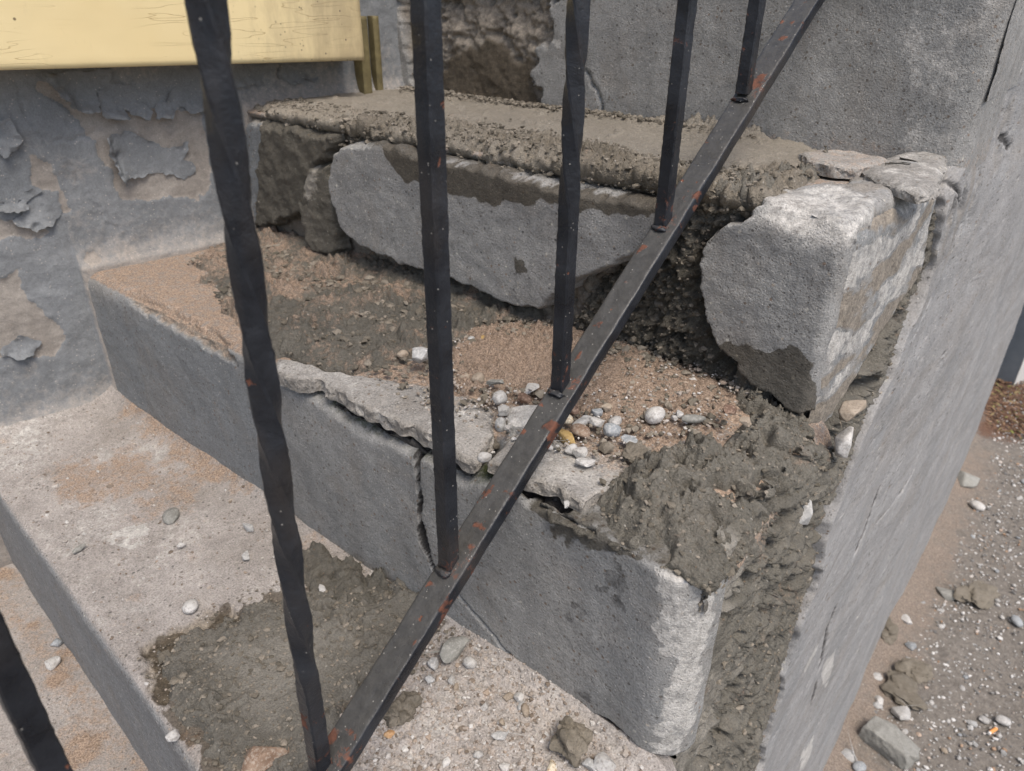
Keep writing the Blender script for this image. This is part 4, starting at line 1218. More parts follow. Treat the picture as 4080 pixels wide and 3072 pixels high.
def flake(poly, free, lift, seed):
    """A curled shell of paint: torn off along the polyline 'free', still joined to the wall elsewhere."""
    def top(X, T, s):
        c = np.clip(1 - line_d(free, X, T) / 0.026, 0, 1) ** 2.2
        e = np.clip(1 - s / 0.006, 0, 1) ** 2
        return 0.0004 + 1.7 * lift * c * (0.7 + 0.8 * fbm(X, T, 0.025, 3, seed)) + 0.0022 * e * sst(-0.2, 0.4, fbm(X, T, 0.02, 2, seed + 1))

    def bot(X, T, s):
        return top(X, T, s) - 0.0006
    plate('paint_flake', poly, wall_map, top, bot, 0.0016, M_FLAKE, house, seed, 0.0024, 0.010, None, None, 0.0001, True, 3)


flake([(0.3409,1.5052),(0.3551,1.4831),(0.3697,1.4643),(0.3900,1.4635),(0.3937,1.4850),(0.4013,1.4908),(0.4088,1.4923),(0.4144,1.5056)], [(0.3409,1.5052),(0.3551,1.4831),(0.3697,1.4643),(0.3900,1.4635)], 0.010, 401)
flake([(0.3941,1.4850),(0.3920,1.4577),(0.3950,1.4539),(0.4183,1.4517),(0.4170,1.4616),(0.4298,1.4531),(0.4398,1.4491),(0.4464,1.4579),(0.4392,1.4679),(0.4328,1.4715),(0.4390,1.4761),(0.4367,1.4844),(0.4302,1.4889),(0.4084,1.4904)], [(0.3915,1.4558),(0.4183,1.4517),(0.4398,1.4491)], 0.007, 402)
flake([(0.4460,1.4490),(0.4631,1.4495),(0.4806,1.4612),(0.4890,1.4508),(0.5050,1.4526),(0.5140,1.4999),(0.4819,1.5017),(0.4782,1.4943),(0.4813,1.4833),(0.4698,1.4742),(0.4597,1.4661),(0.4501,1.4607)], [(0.4460,1.4490),(0.4631,1.4495),(0.5050,1.4526)], 0.007, 403)
flake([(0.3889,1.4345),(0.4158,1.4384),(0.4258,1.4304),(0.4406,1.4239),(0.4529,1.4131),(0.4685,1.4146),(0.4830,1.4201),(0.4762,1.4058),(0.4702,1.3981),(0.4777,1.3931),(0.4870,1.3884),(0.4793,1.3779),(0.4667,1.3722),(0.4543,1.3804),(0.4390,1.3860),(0.4265,1.3855),(0.4157,1.3821),(0.4028,1.3878),(0.3980,1.3758),(0.3921,1.3948),(0.3927,1.4082),(0.3865,1.4117)],
      [(0.3980,1.3758),(0.3927,1.4082),(0.3901,1.4271),(0.3893,1.4339)], 0.008, 404)
flake([(0.2877,1.4614),(0.3023,1.4624),(0.3060,1.4539),(0.3078,1.4416),(0.2936,1.4261),(0.2876,1.4244),(0.2801,1.4341)], [(0.3023,1.4624),(0.3078,1.4416),(0.2876,1.4244)], 0.007, 405)
flake([(0.2642,1.3776),(0.2834,1.3806),(0.3033,1.3883),(0.3114,1.3844),(0.2946,1.3725),(0.2941,1.3673),(0.2847,1.3658),(0.2744,1.3671),(0.2628,1.3727)], [(0.2626,1.3717),(0.2847,1.3658)], 0.007, 406)
flake([(0.2869,1.3738),(0.2887,1.3771),(0.2952,1.3713),(0.3111,1.3654),(0.3233,1.3676),(0.3273,1.3588),(0.3157,1.3472),(0.3057,1.3448),(0.2943,1.3404),(0.2856,1.3475),(0.2766,1.3508),(0.2765,1.3556),(0.2873,1.3621)], [(0.2766,1.3508),(0.2943,1.3404),(0.3079,1.3443)], 0.008, 407)
flake([(0.2203,1.2095),(0.2311,1.2152),(0.2471,1.2218),(0.2653,1.2089),(0.2534,1.1970),(0.2421,1.1944),(0.2251,1.2018)], [(0.2251,1.2018),(0.2421,1.1944),(0.2534,1.1970)], 0.005, 408)
flake([(0.5435,1.4740),(0.5469,1.5033),(0.5838,1.5013),(0.6082,1.5000),(0.5995,1.4839),(0.5798,1.4769),(0.5681,1.4793),(0.5525,1.4750)], [(0.5435,1.4740),(0.5681,1.4793)], 0.006, 409)
flake([(0.6048,1.4863),(0.6119,1.4998),(0.6659,1.4969),(0.6712,1.4851),(0.6552,1.4757),(0.6405,1.4801),(0.6300,1.4751),(0.6177,1.4793)], [(0.6046,1.4847),(0.6300,1.4751),(0.6552,1.4757)], 0.006, 410)


def wbox(name, y0, y1, z0, z1, h0, h1, mat, nres=0.004, bev=0.0025, dirtf=None, skew=0.0, label=None):
    """A board on the house wall: front grid with rounded arrises, top/bottom/end faces."""
    ys = np.concatenate([[y0], axis(y0 + bev * 0.3, y1 - bev * 0.3, nres, nres), [y1]])
    zs = np.concatenate([[z0], axis(z0 + bev * 0.3, z1 - bev * 0.3, nres, nres), [z1]])
    Y, Zz = np.meshgrid(ys, zs)
    e = np.minimum(np.minimum(Y - y0, y1 - Y), np.minimum(Zz - z0, z1 - Zz))
    h = h1 - bev * (1 - np.sqrt(np.clip(1 - (1 - np.clip(e / bev, 0, 1)) ** 2, 0, 1))) + 0.0004 * fbm(Y, Zz, 0.05, 3, 5)
    Zw = Zz + skew * (Y - y0)
    nt, nx = Y.shape
    PT = wall_map(Y, Zw, h).reshape(-1, 3)
    PB = wall_map(Y, Zw, 0 * h + h0).reshape(-1, 3)
    idx = np.arange(nt * nx).reshape(nt, nx)
    q = np.stack([idx[:-1, :-1], idx[:-1, 1:], idx[1:, 1:], idx[1:, :-1]], -1).reshape(-1, 4)
    n = nt * nx
    ring = np.concatenate([idx[0, :], idx[1:, -1], idx[-1, -2::-1], idx[-2:0:-1, 0]])
    r2 = np.roll(ring, -1)
    F = np.concatenate([q, np.stack([r2, ring, ring + n, r2 + n], -1)])
    d = dirtf(Y, Zz) if dirtf else 0 * Y
    A = np.stack([d, 0 * Y, 0 * Y, 0 * Y + 1], -1).reshape(-1, 4)
    V = np.concatenate([PT, PB])
    used = np.zeros(len(V), bool)
    used[F.ravel()] = True
    rm = np.cumsum(used) - 1
    o = raw_mesh(name, V[used], rm[F], mat, house, {'ma': np.concatenate([A, A])[used]}, True)
    if label:
        o['label'] = label
    return o


BYA, BYB = [(0.2887,1.5161),(0.7034,1.5044)]
sk = (BYB[1] - BYA[1]) / (BYB[0] - BYA[0])
wbox('yellow_board', BYA[0] - 0.45, BYB[0], BYA[1] - sk * 0.45, BYA[1] + 0.155, 0.001, 0.060, M_YEL, 0.005, 0.003,
     lambda Y, Zz: 0.95 * sst(BYB[0] - 0.16, BYB[0] - 0.01, Y) + 0.25 * sst(BYB[0] - 0.25, BYB[0] - 0.1, Y), sk, 'cream yellow painted board with cracked paint and a dirty right end')


def plain_col(name, a, b, r, spec=0.3, sc=60):
    N = Nodes(name)
    n = N.noise(sc, 5, 0.65)
    N.bump(N.math('MULTIPLY', n, 0.001))
    return N.done(N.mix(N.rng(n, 0.3, 0.7), a, b), r, spec)


M_OLIVE = plain_col('olive_painted_strip', (0.10, 0.082, 0.04), (0.20, 0.165, 0.08), 0.7)
M_DARKW = plain_col('dark_wood', (0.03, 0.027, 0.022), (0.07, 0.06, 0.05), 0.8)
STY = [(0.7459,1.5399),(0.7552,1.5396)]
STZ = [(0.7500,1.5540),(0.7415,1.4602)]
wbox('corner_strip', STY[0][0], STY[1][0], STZ[1][1] - 0.02, STZ[0][1], 0.0, 0.014, M_OLIVE, 0.004, 0.001)
ST2 = [(0.7199,1.4893),(0.7328,1.4886)]
wbox('corner_post', ST2[0][0], ST2[1][0], STZ[1][1] - 0.03, BYB[1] + 0.05, 0.0, 0.022, M_OLIVE, 0.004, 0.001)

# ------------------------------------------------------------------ railing
rail = empty('iron_railing', (-0.2526, 0.2, ZK[1]))
tag(rail, 'black wrought iron railing with twisted and plain bars in front of the steps', 'railing')
RO = np.array([-0.2526, 0.2, ZK[1]])
RX = -0.2526
bot_pts = [(-0.2526,0.1389,1.2001),(-0.2526,0.2515,1.2698),(-0.2526,0.3669,1.3545),(-0.2526,0.4918,1.4373),(-0.2526,0.6055,1.5257)]
bars = [(p[1], p[2]) for p in bot_pts]
b0y = 0.0265
slope, icpt = np.polyfit([b[0] for b in bars], [b[1] for b in bars], 1)


def rust_near(V, pts, r):
    d = np.min(np.linalg.norm(V[:, None, :] - np.array(pts)[None], axis=2), axis=1)
    return np.clip(1 - d / r, 0, 1)


def bar_mesh(y, zb, zt, twist_from, w=0.0103, lean=(0, 0)):
    hw, ch = w / 2, 0.0016
    hw, ch = w / 2, 0.0010
    prof_ = [(-hw + ch, -hw), (hw - ch, -hw), (hw, -hw + ch), (hw, hw - ch), (hw - ch, hw), (-hw + ch, hw), (-hw, hw - ch), (-hw, -hw + ch)]
    # split long sides for colour detail
    zs = np.arange(zb, zt, 0.003)
    V = []
    rr = np.random.default_rng(int(y * 1e4))
    for z in zs:
        if twist_from is None:
            a = 0
        else:
            q = max(0.0, z - twist_from)
            a = -(math.pi / 2 / 0.047) * (q - 0.012 * (1 - math.exp(-q / 0.012)))
        c, s = math.cos(a), math.sin(a)
        for (px, py) in prof_:
            j = rr.normal(0, 0.00012)
            V.append((RX + c * px - s * py + j + lean[0] * (z - zb), y + s * px + c * py + j + lean[1] * (z - zb), z))
    V = np.array(V)
    n = len(zs)
    i = np.arange(n - 1)[:, None] * 8
    k = np.arange(8)[None]
    k2 = (k + 1) % 8
    F = np.stack([i + k, i + k2, i + 8 + k2, i + 8 + k], -1).reshape(-1, 4)
    ru = 0.42 * rust_near(V, [(RX, y, zb)], 0.10)
    A = np.stack([ru, 0 * ru, 0 * ru, 0 * ru + 1], -1)
    o = raw_mesh('baluster', V - RO, F, M_IRON, rail, {'ma': A}, True)
    try:
        me = o.data
        me.set_sharp_from_angle(angle=math.radians(35))
    except Exception:
        pass
    return o


RTOP = 1.05


def ztop(y):
    return slope * y + icpt + 0.82


tw_from = {0: 0.060, 2: 0.112}
for i, (y, z) in enumerate(bars):
    o = bar_mesh(y, z - 0.004, ztop(y), z + tw_from[i] if i in tw_from else None, 0.0101 if i in tw_from else 0.0103, (0.018, 0.015) if i == 0 else (0, 0))
    if i in tw_from:
        o['label'] = 'twisted bar'
bar_mesh(b0y, slope * b0y + icpt - 0.004, ztop(b0y), None)
for y in (0.72, 0.835):
    bar_mesh(y, slope * y + icpt - 0.004, ztop(y), None if y > 0.8 else slope * y + icpt + 0.09)

M_WELD = iron_material('weld_metal', 0.3)


def sloped_bar(name, y0, y1, dz, x0, x1, th, mat, n=300):
    """Flat bar along the rake of the stairs; rounded arrises, slightly uneven paint."""
    cs, sn = 1 / math.hypot(1, slope), slope / math.hypot(1, slope)
    b = 0.0016
    sec = []
    for (cx, cz, a0) in ((x1 - b, -b, 90), (x1 - b, -th + b, 0), (x0 + b, -th + b, -90), (x0 + b, -b, -180)):
        for k in range(4):
            a = math.radians(a0 - 30 * k)
            sec.append((cx + b * math.cos(a), cz + b * math.sin(a)))
    top = [(x0 + b + (x1 - x0 - 2 * b) * t, 0.0) for t in np.linspace(0.08, 0.92, 8)]
    sec = sec + top
    ys = np.linspace(y0, y1, n)
    m_ = len(sec)
    sx = np.array([s[0] for s in sec])[None]
    sz = np.array([s[1] for s in sec])[None]
    Y = ys[:, None]
    X = sx + 0 * Y + 0.0004 * fbm(Y + 0 * sx, sx * 3 + 0 * Y, 0.02, 2, 3)
    Zp = slope * Y + icpt + dz
    Yp = Y - sn * sz
    Zp = Zp + cs * sz + 0.00045 * fbm(Y + 0 * sx, sx * 3 + 0 * Y, 0.012, 3, 4)
    V = np.stack([X, Yp + 0 * X, Zp + 0 * X], -1).reshape(-1, 3)
    i = np.arange(n - 1)[:, None] * m_
    k = np.arange(m_)[None]
    k2 = (k + 1) % m_
    F = np.stack([i + k, i + m_ + k, i + m_ + k2, i + k2], -1).reshape(-1, 4)
    ru = 0.55 * rust_near(V, [(RX + 0.008, y_ + 0.004, z_) for y_, z_ in bars], 0.030)
    f = fbm(V[:, 1], V[:, 0] * 2, 0.05, 4, 9)
    f2 = fbm(V[:, 1], V[:, 0] * 1.0, 0.016, 3, 19)
    ru = np.maximum(ru, 0.95 * sst(0.22, 0.42, f2) * sst(-0.25, 0.2, f))
    o = raw_mesh(name, V - RO, F, mat, rail, {'ma': np.stack([ru, 0 * ru, 0 * ru, 0 * ru + 1], -1)}, True)
    o.data.set_sharp_from_angle(angle=math.radians(50))
    return o


def sphere_mesh(n=2):
    bm = bmesh.new()
    bmesh.ops.create_icosphere(bm, subdivisions=n, radius=1.0)
    V = np.array([v.co[:] for v in bm.verts])
    F = np.array([[v.index for v in f.verts] for f in bm.faces])
    bm.free()
    return V, F


ICO1, ICO2, ICO3, ICO4 = sphere_mesh(1), sphere_mesh(2), sphere_mesh(3), sphere_mesh(4)
bottom = sloped_bar('bottom_rail', -0.45, 1.15, 0.0, RX - 0.0072, RX + 0.0132, 0.011, M_RAIL, 420)
sloped_bar('top_rail', -0.45, 1.15, 0.83, RX - 0.02, RX + 0.02, 0.012, M_RAIL, 60)
for (y, z) in bars:
    V, F = ICO3
    n_ = fbm(V[:, 0] * 2 + y * 50, V[:, 1] * 2 + V[:, 2], 1.0, 3, 8)
    W = V * np.array([0.0066, 0.0030, 0.0022]) * (1 + 0.35 * n_[:, None])
    W = W + np.array([RX + 0.001, y - 0.0065, slope * (y - 0.0065) + icpt + 0.0008])
    o = raw_mesh('weld_bead', W - RO, F, M_WELD, bottom, {'ma': np.tile([0.35, 0, 0, 1], (len(W), 1))}, True)


# ------------------------------------------------------------------ stones
def stone_mesh(kind, size, seed):
    """Unit stone -> (V,F): 'round' river pebble, 'angular' broken stone, 'chip' flat angular flake, 'clod' lump of mortar."""
    r = np.random.default_rng(seed)
    if kind in ('angular', 'chip', 'slab'):
        bm = bmesh.new()
        npt = 15 if kind != 'slab' else 11
        for _ in range(npt):
            p = r.normal(0, 1, 3)
            p /= np.linalg.norm(p)
            if kind != 'angular':
                p = np.array([p[0], p[1], np.sign(p[2]) * (0.75 + 0.25 * r.random())])
                p[:2] *= 0.85 + 0.3 * r.random()
            bm.verts.new(p)
        res = bmesh.ops.convex_hull(bm, input=bm.verts)
        bmesh.ops.delete(bm, geom=[g for g in res['geom_interior'] if isinstance(g, bmesh.types.BMVert)], context='VERTS')
        bmesh.ops.bevel(bm, geom=bm.edges[:], offset=0.09, segments=2, profile=0.6, affect='EDGES')
        bmesh.ops.triangulate(bm, faces=bm.faces[:])
        bmesh.ops.subdivide_edges(bm, edges=[e for e in bm.edges if e.calc_length() > 0.35], cuts=1, use_grid_fill=True)
        bmesh.ops.triangulate(bm, faces=bm.faces[:])
        bm.verts.index_update()
        V = np.array([v.co[:] for v in bm.verts])
        F = np.array([[v.index for v in f.verts] for f in bm.faces])
        bm.free()
        V = V + 0.035 * np.stack([fbm(V[:, 0] + seed, V[:, 1] + V[:, 2], 0.5, 3, 3 + i) for i in range(3)], -1)
    else:
        V, F = ICO3 if kind == 'round' else ICO4
        a = 0.10 if kind == 'round' else 0.38
        n_ = fbm(V[:, 0] + seed * 1.37, V[:, 1] + 0.6 * V[:, 2] - seed, 0.9, 2 if kind == 'round' else 5, seed)
        n2 = fbm(V[:, 2] + seed * 0.7, V[:, 0] - 0.4 * V[:, 1], 0.8, 2 if kind == 'round' else 5, seed + 3)
        V = V * (1 + a * (n_ + n2)[:, None])
    return V * np.array(size) * 0.5, F


PEBBLES = []


def stone(loc, kind, size, mat, label, cat='pebble', name=None, group=None, rot=None, sunk=0.28, seed=None, sub=None):
    seed = seed if seed is not None else len(PEBBLES) * 7 + 3
    V, F = stone_mesh(kind, size, seed)
    r = np.random.default_rng(seed + 99)
    rz = rot if rot is not None else r.random() * 6.28
    tx, ty = r.normal(0, 0.12, 2)
    R_ = np.array(Matrix.Rotation(rz, 3, 'Z') @ Matrix.Rotation(tx, 3, 'X') @ Matrix.Rotation(ty, 3, 'Y'))
    V = V @ R_.T
    zmin = V[:, 2].min()
    hgt = V[:, 2].max() - zmin
    o = raw_mesh(name or cat, V, F, ST[mat], None, None, True)
    o.data.set_sharp_from_angle(angle=math.radians(40))
    o.location = (loc[0], loc[1], loc[2] - zmin - sunk * hgt)
    tag(o, label, cat, group)
    PEBBLES.append(o)
    return o


K = 0.00035     # metres per picture unit at the pebbles (used only to note down sizes)
T2 = [  # place on the tread, kind, (length, width, height) in mm, colour, label
    ((-0.3680,0.4114,1.2989), 'round', (12, 11, 10), 'tan', 'round sandy tan pebble sunk in the sand left of the sloping rail', 0.35),
    ((-0.3810,0.4080,1.2989), 'round', (11, 9, 8), 'tan', 'sand covered brown pebble next to the round tan one', 0.5),
    ((-0.3309,0.3950,1.2999), 'round', (13, 12, 12), 'white', 'whitish round pebble at the head of the crack in the crust', 0.25),
    ((-0.3129,0.3781,1.3029), 'chip', (12, 10, 7), 'white', 'pale angular stone wedged at the top of the crust crack', 0.2),
    ((-0.3108,0.3722,1.2929), 'round', (10, 9, 14), 'grey', 'grey pebble stuck upright in the crust crack', 0.3),
    ((-0.2960,0.3632,1.3029), 'chip', (10, 6, 3), 'white', 'thin white chip at the edge of the crust crack', 0.1),
    ((-0.3208,0.4237,1.2999), 'chip', (20, 13, 6), 'white', 'large flat white stone on the sand touching the rail from the left', 0.25),
    ((-0.3187,0.4118,1.2979), 'angular', (15, 11, 8), 'rust', 'dark rusty stone just below the large flat white stone', 0.3),
    ((-0.2779,0.4230,1.2979), 'angular', (13, 11, 9), 'rust', 'rusty brown stone half hidden by the rail', 0.3),
    ((-0.2725,0.4065,1.2979), 'round', (12, 10, 8), 'cream', 'small cream coloured pebble against the rail', 0.2),
    ((-0.2630,0.4136,1.2979), 'chip', (17, 12, 6), 'grey', 'flat grey stone behind the brown oval one', 0.2),
    ((-0.2548,0.4005,1.2979), 'round', (20, 14, 7), 'brown', 'brown oval flat pebble with a pale rim', 0.2),
    ((-0.2514,0.4163,1.2979), 'angular', (15, 12, 10), 'white', 'greyish white blocky pebble right of the brown oval one', 0.2),
    ((-0.2603,0.4311,1.2989), 'chip', (12, 8, 5), 'bluegrey', 'small dusty blue grey stone behind the blocky white pebble', 0.3),
    ((-0.2567,0.4397,1.2989), 'chip', (13, 8, 6), 'tan', 'sandy stone at the back of the pebble cluster', 0.3),
    ((-0.2412,0.4276,1.2979), 'round', (14, 10, 8), 'white', 'smooth white oval pebble at the right of the cluster', 0.2),
    ((-0.2356,0.4141,1.2979), 'round', (14, 12, 11), 'bluegrey', 'grey white round pebble with mortar stuck on it', 0.2),
    ((-0.2599,0.3864,1.2969), 'angular', (25, 12, 10), 'ochre', 'ochre yellow angular chunk beside the rail', 0.25),
    ((-0.2456,0.3758,1.2969), 'angular', (12, 10, 9), 'white', 'small blocky white stone below the ochre chunk', 0.2),
    ((-0.2359,0.3761,1.2969), 'angular', (19, 12, 10), 'white', 'white faceted stone at the front of the cluster', 0.2),
    ((-0.2283,0.3696,1.2969), 'chip', (17, 9, 4), 'white', 'thin white chip in front of the white faceted stone', 0.1),
    ((-0.2200,0.4142,1.2969), 'chip', (18, 10, 3), 'bluegrey', 'flat pale slate chip lying alone right of the cluster', 0.1),
    ((-0.2208,0.4534,1.2989), 'round', (18, 14, 13), 'white', 'egg shaped white pebble alone on the sand', 0.25),
    ((-0.2080,0.4614,1.2989), 'angular', (7, 6, 5), 'white', 'tiny white angular stone right of the egg shaped pebble', 0.2),
    ((-0.2077,0.4708,1.2989), 'chip', (9, 7, 4), 'grey', 'small grey chip near the right edge of the sand', 0.2),
    ((-0.1998,0.4648,1.2989), 'angular', (8, 6, 5), 'white', 'tiny white stone beside a long grey one', 0.2),
    ((-0.1950,0.4682,1.3009), 'round', (20, 8, 7), 'slate', 'long grey pebble at the foot of the mortar heap', 0.3),
    ((-0.2788,0.3164,1.3051), 'round', (11, 8, 8), 'white', 'white pebble caught under the broken crust edge', 0.0),
    ((-0.2613,0.3713,1.2969), 'angular', (8, 8, 7), 'grey', 'small grey stone against the right side of the rail', 0.2),
    ((-0.2081,0.4010,1.2969), 'clod', (26, 14, 8), 'mortar', 'flat clod of mortar below the slate chip', 0.25),
    ((-0.4241,0.3991,1.2969), 'angular', (24, 16, 18), 'grey', 'grey angular stone behind the plain bar', 0.25),
    ((-0.4523,0.4024,1.2989), 'round', (11, 9, 8), 'tan', 'dusty round stone among the crumbs left of the plain bar', 0.35),
    ((-0.3488,0.4103,1.2999), 'chip', (16, 7, 4), 'slate', 'flat greenish grey chip on the sand', 0.2),
    ((-0.4204,0.4760,1.2989), 'angular', (13, 9, 6), 'ochre', 'yellowish stone at the back of the sand heap', 0.35),
    ((-0.4264,0.4669,1.2989), 'round', (9, 7, 6), 'grey', 'small grey stone beside the yellowish one at the back of the sand', 0.35),
    ((-0.1749,0.4867,1.3069), 'chip', (13, 11, 6), 'rust', 'dark red shard standing in the mortar lumps', 0.2),
    ((-0.1568,0.4732,1.3109), 'chip', (11, 9, 5), 'tan', 'tan shard in the mortar heap below the end block', 0.2),
    ((-0.3174,0.4179,1.3049), 'angular', (5, 5, 4), 'white', 'tiny pale grain on the large flat white stone', 0.2),
    ((-0.2115,0.3204,1.2971), 'angular', (9, 6, 5), 'white', 'small white stone in the cavity under the thin crust', 0.0),
]
for (loc, kd, sz, mt, lb, sk_) in T2:
    stone(loc, kd, tuple(v * 0.001 for v in sz), mt, lb, 'clod' if kd == 'clod' else 'stone' if kd in ('angular', 'chip') else 'pebble', {'clod': 'mortar_clod', 'angular': 'stone', 'chip': 'stone_chip'}.get(kd, 'pebble'), None, None, sk_)

T1L = [
    ((-0.5187,0.1909,1.1048), 'round', (15, 14, 9), 'white', 'round white pebble on the pale lower tread', 0.2),
    ((-0.6752,0.1633,1.1048), 'chip', (16, 8, 4), 'slate', 'flat grey chip near the edge of the lower tread', 0.2),
    ((-0.5758,0.2871,1.1048), 'chip', (14, 10, 6), 'grey', 'grey chip left of the twisted bar on the lower tread', 0.2),
    ((-0.6536,0.2462,1.1048), 'round', (24, 16, 10), 'slate', 'low grey lump in the middle of the lower tread', 0.4),
    ((-0.6012,0.2285,1.1048), 'angular', (9, 7, 5), 'white', 'tiny white stone right of the white smear', 0.2),
    ((-0.4425,0.2777,1.1088), 'chip', (15, 7, 4), 'white', 'flat white chip right of the twisted bar', 0.2),
    ((-0.5388,0.2606,1.1048), 'chip', (15, 9, 5), 'grey', 'pale flake of concrete beside the twisted bar', 0.2),
    ((-0.3007,0.3026,1.1048), 'angular', (30, 24, 18), 'slate', 'angular grey rock at the foot of the riser right of the rail', 0.25),
    ((-0.2852,0.3033,1.1048), 'round', (12, 9, 12), 'white', 'white pebble leaning on the angular grey rock', 0.15),
    ((-0.3084,0.2847,1.1048), 'angular', (13, 11, 8), 'grey', 'pale stone left of the angular grey rock', 0.25),
    ((-0.3005,0.2729,1.1048), 'angular', (10, 9, 7), 'grey', 'small grey stone next to the rail below the pale stone', 0.25),
    ((-0.2870,0.2835,1.1048), 'angular', (10, 8, 6), 'white', 'small white stone below the angular grey rock', 0.25),
    ((-0.2793,0.2802,1.1048), 'chip', (7, 6, 4), 'tan', 'tiny tan chip among the grit', 0.25),
    ((-0.2968,0.2330,1.1048), 'clod', (20, 18, 14), 'mortar', 'dark clod of mortar just right of the rail', 0.3),
    ((-0.2976,0.2445,1.1048), 'clod', (22, 16, 14), 'mortar', 'second mortar clod under the rail edge', 0.4),
    ((-0.1784,0.2968,1.1048), 'clod', (27, 26, 24), 'mortar', 'largest dark mortar clod on the gritty tread', 0.2),
    ((-0.2341,0.3041,1.1048), 'angular', (10, 9, 9), 'white', 'white angular stone by the riser foot', 0.2),
    ((-0.2241,0.2990,1.1048), 'round', (12, 7, 7), 'tan', 'upright tan pebble below the white angular stone', 0.2),
    ((-0.2417,0.3001,1.1048), 'angular', (11, 9, 7), 'tan', 'tan stone left of the white angular stone', 0.25),
    ((-0.2283,0.3003,1.1048), 'round', (8, 7, 5), 'grey', 'small grey pebble between the tan and white stones', 0.25),
    ((-0.2897,0.2184,1.1048), 'angular', (9, 7, 6), 'orange', 'small orange stone among grit near the rail', 0.2),
    ((-0.2510,0.2820,1.1048), 'angular', (8, 8, 6), 'white', 'white bit of grit in the middle of the gritty tread', 0.25),
    ((-0.2245,0.2694,1.1048), 'chip', (14, 7, 5), 'grey', 'flat elongated grey chip on the gritty tread', 0.25),
    ((-0.2273,0.2487,1.1048), 'angular', (9, 8, 6), 'white', 'pale stone low on the gritty tread', 0.25),
    ((-0.1512,0.2985,1.1048), 'angular', (20, 16, 14), 'white', 'white broken stone at the bottom of the riser', 0.25),
    ((-0.1589,0.2903,1.1048), 'angular', (22, 16, 10), 'grey', 'grey broken stone beside the white one at the riser foot', 0.3),
    ((-0.1807,0.2741,1.1048), 'angular', (16, 10, 8), 'cream', 'cream stone with dry straw at the bottom of the picture', 0.3),
    ((-0.3408,0.1453,1.1088), 'angular', (36, 30, 22), 'brown', 'big brownish white rock at the foot of the first twisted bar', 0.25),
    ((-0.4116,0.1152,1.1048), 'angular', (11, 10, 8), 'white', 'white stone on the nosing beside the mortar patch', 0.2),
    ((-0.2297,0.2783,1.1068), 'angular', (8, 7, 5), 'tan', 'tan bit of grit right of centre on the gritty tread', 0.25),
    ((-0.3278,0.2332,1.1048), 'angular', (7, 6, 5), 'white', 'tiny white stone under the rail on the mortar', 0.2),
    ((-0.7777,0.1342,0.9248), 'angular', (17, 12, 9), 'bluegrey', 'blue grey stone on the lowest tread under the riser', 0.25),
    ((-0.7488,0.1184,0.9248), 'chip', (22, 13, 7), 'white', 'pale flat stone on the lowest tread', 0.2),
    ((-0.6868,0.0619,0.9248), 'chip', (11, 8, 4), 'white', 'small white chip behind the nearest bar on the lowest tread', 0.2),
]
for (loc, kd, sz, mt, lb, sk_) in T1L:
    stone(loc, kd, tuple(v * 0.001 for v in sz), mt, lb, 'clod' if kd == 'clod' else 'stone' if kd in ('angular', 'chip') else 'pebble', {'clod': 'mortar_clod', 'angular': 'stone', 'chip': 'stone_chip'}.get(kd, 'pebble'), None, None, sk_)
# stones set in the side mortar
for (loc, kd, sz, mt, lb) in [
        ((-0.1019,0.5617,1.2730), 'angular', (0.020, 0.034, 0.030), 'white', 'white broken stone set in the side mortar under the end block'),
        ((-0.1019,0.5517,1.3087), 'angular', (0.020, 0.034, 0.020), 'tan', 'pale brown stone set in the side mortar above the white one'),
        ((-0.1099,0.5165,1.2251), 'angular', (0.02, 0.03, 0.022), 'grey', 'grey stone showing through the mortar heap beside the grey render'),
        ((-0.1099,0.8980,0.4054), 'angular', (0.02, 0.03, 0.02), 'grey', 'grey stone low in the side mortar')]:
    o = stone(loc, kd, sz, mt, lb, 'stone', 'stone', None, 0.0, 0.0)
    o.location = loc

# ------------------------------------------------------------------ grit scattered on treads (uncountable)


def scatter(name, pts, sizes, mat, V0, F0, label, cat, seed=1):
    r = np.random.default_rng(seed)
    n = len(pts)
    ang = r.random(n) * 6.283
    sc = np.stack([0.7 + 0.6 * r.random(n), 0.7 + 0.6 * r.random(n), 0.5 + 0.4 * r.random(n)], -1) * np.array(sizes)[:, None] * 0.5
    W = V0[None] * (1 + 0.25 * r.normal(0, 1, (n, len(V0), 1))) * sc[:, None]
    c, s = np.cos(ang)[:, None], np.sin(ang)[:, None]
    W = np.stack([c * W[..., 0] - s * W[..., 1], s * W[..., 0] + c * W[..., 1], W[..., 2]], -1) + np.asarray(pts)[:, None]
    F = (F0[None] + (np.arange(n) * len(V0))[:, None, None]).reshape(-1, 3)
    tone = np.repeat(r.random(n), len(V0))
    A = np.stack([tone, np.repeat(r.random(n), len(V0)), 0 * tone, 0 * tone + 1], -1)
    o = raw_mesh(name, W.reshape(-1, 3), F, mat, None, {'ma': A}, False)
    tag(o, label, cat, None, 'stuff')
    return o


def grit_material(name, *stops):
    N = Nodes(name)
    t, t2, _, _ = N.attr('ma')
    c = N.ramp(t, *stops)
    n2 = N.noise(500, 4, 0.7)
    g = N.rng(n2, 0.25, 0.75, 0.75, 1.2)
    gc = N.n('ShaderNodeCombineColor')
    for i in range(3):
        N.l(g, gc.inputs[i])
    N.bump(N.math('MULTIPLY', n2, 0.0008))
    return N.done(N.mix(1.0, c, gc.outputs[0], 'MULTIPLY'), 0.85, 0.3)


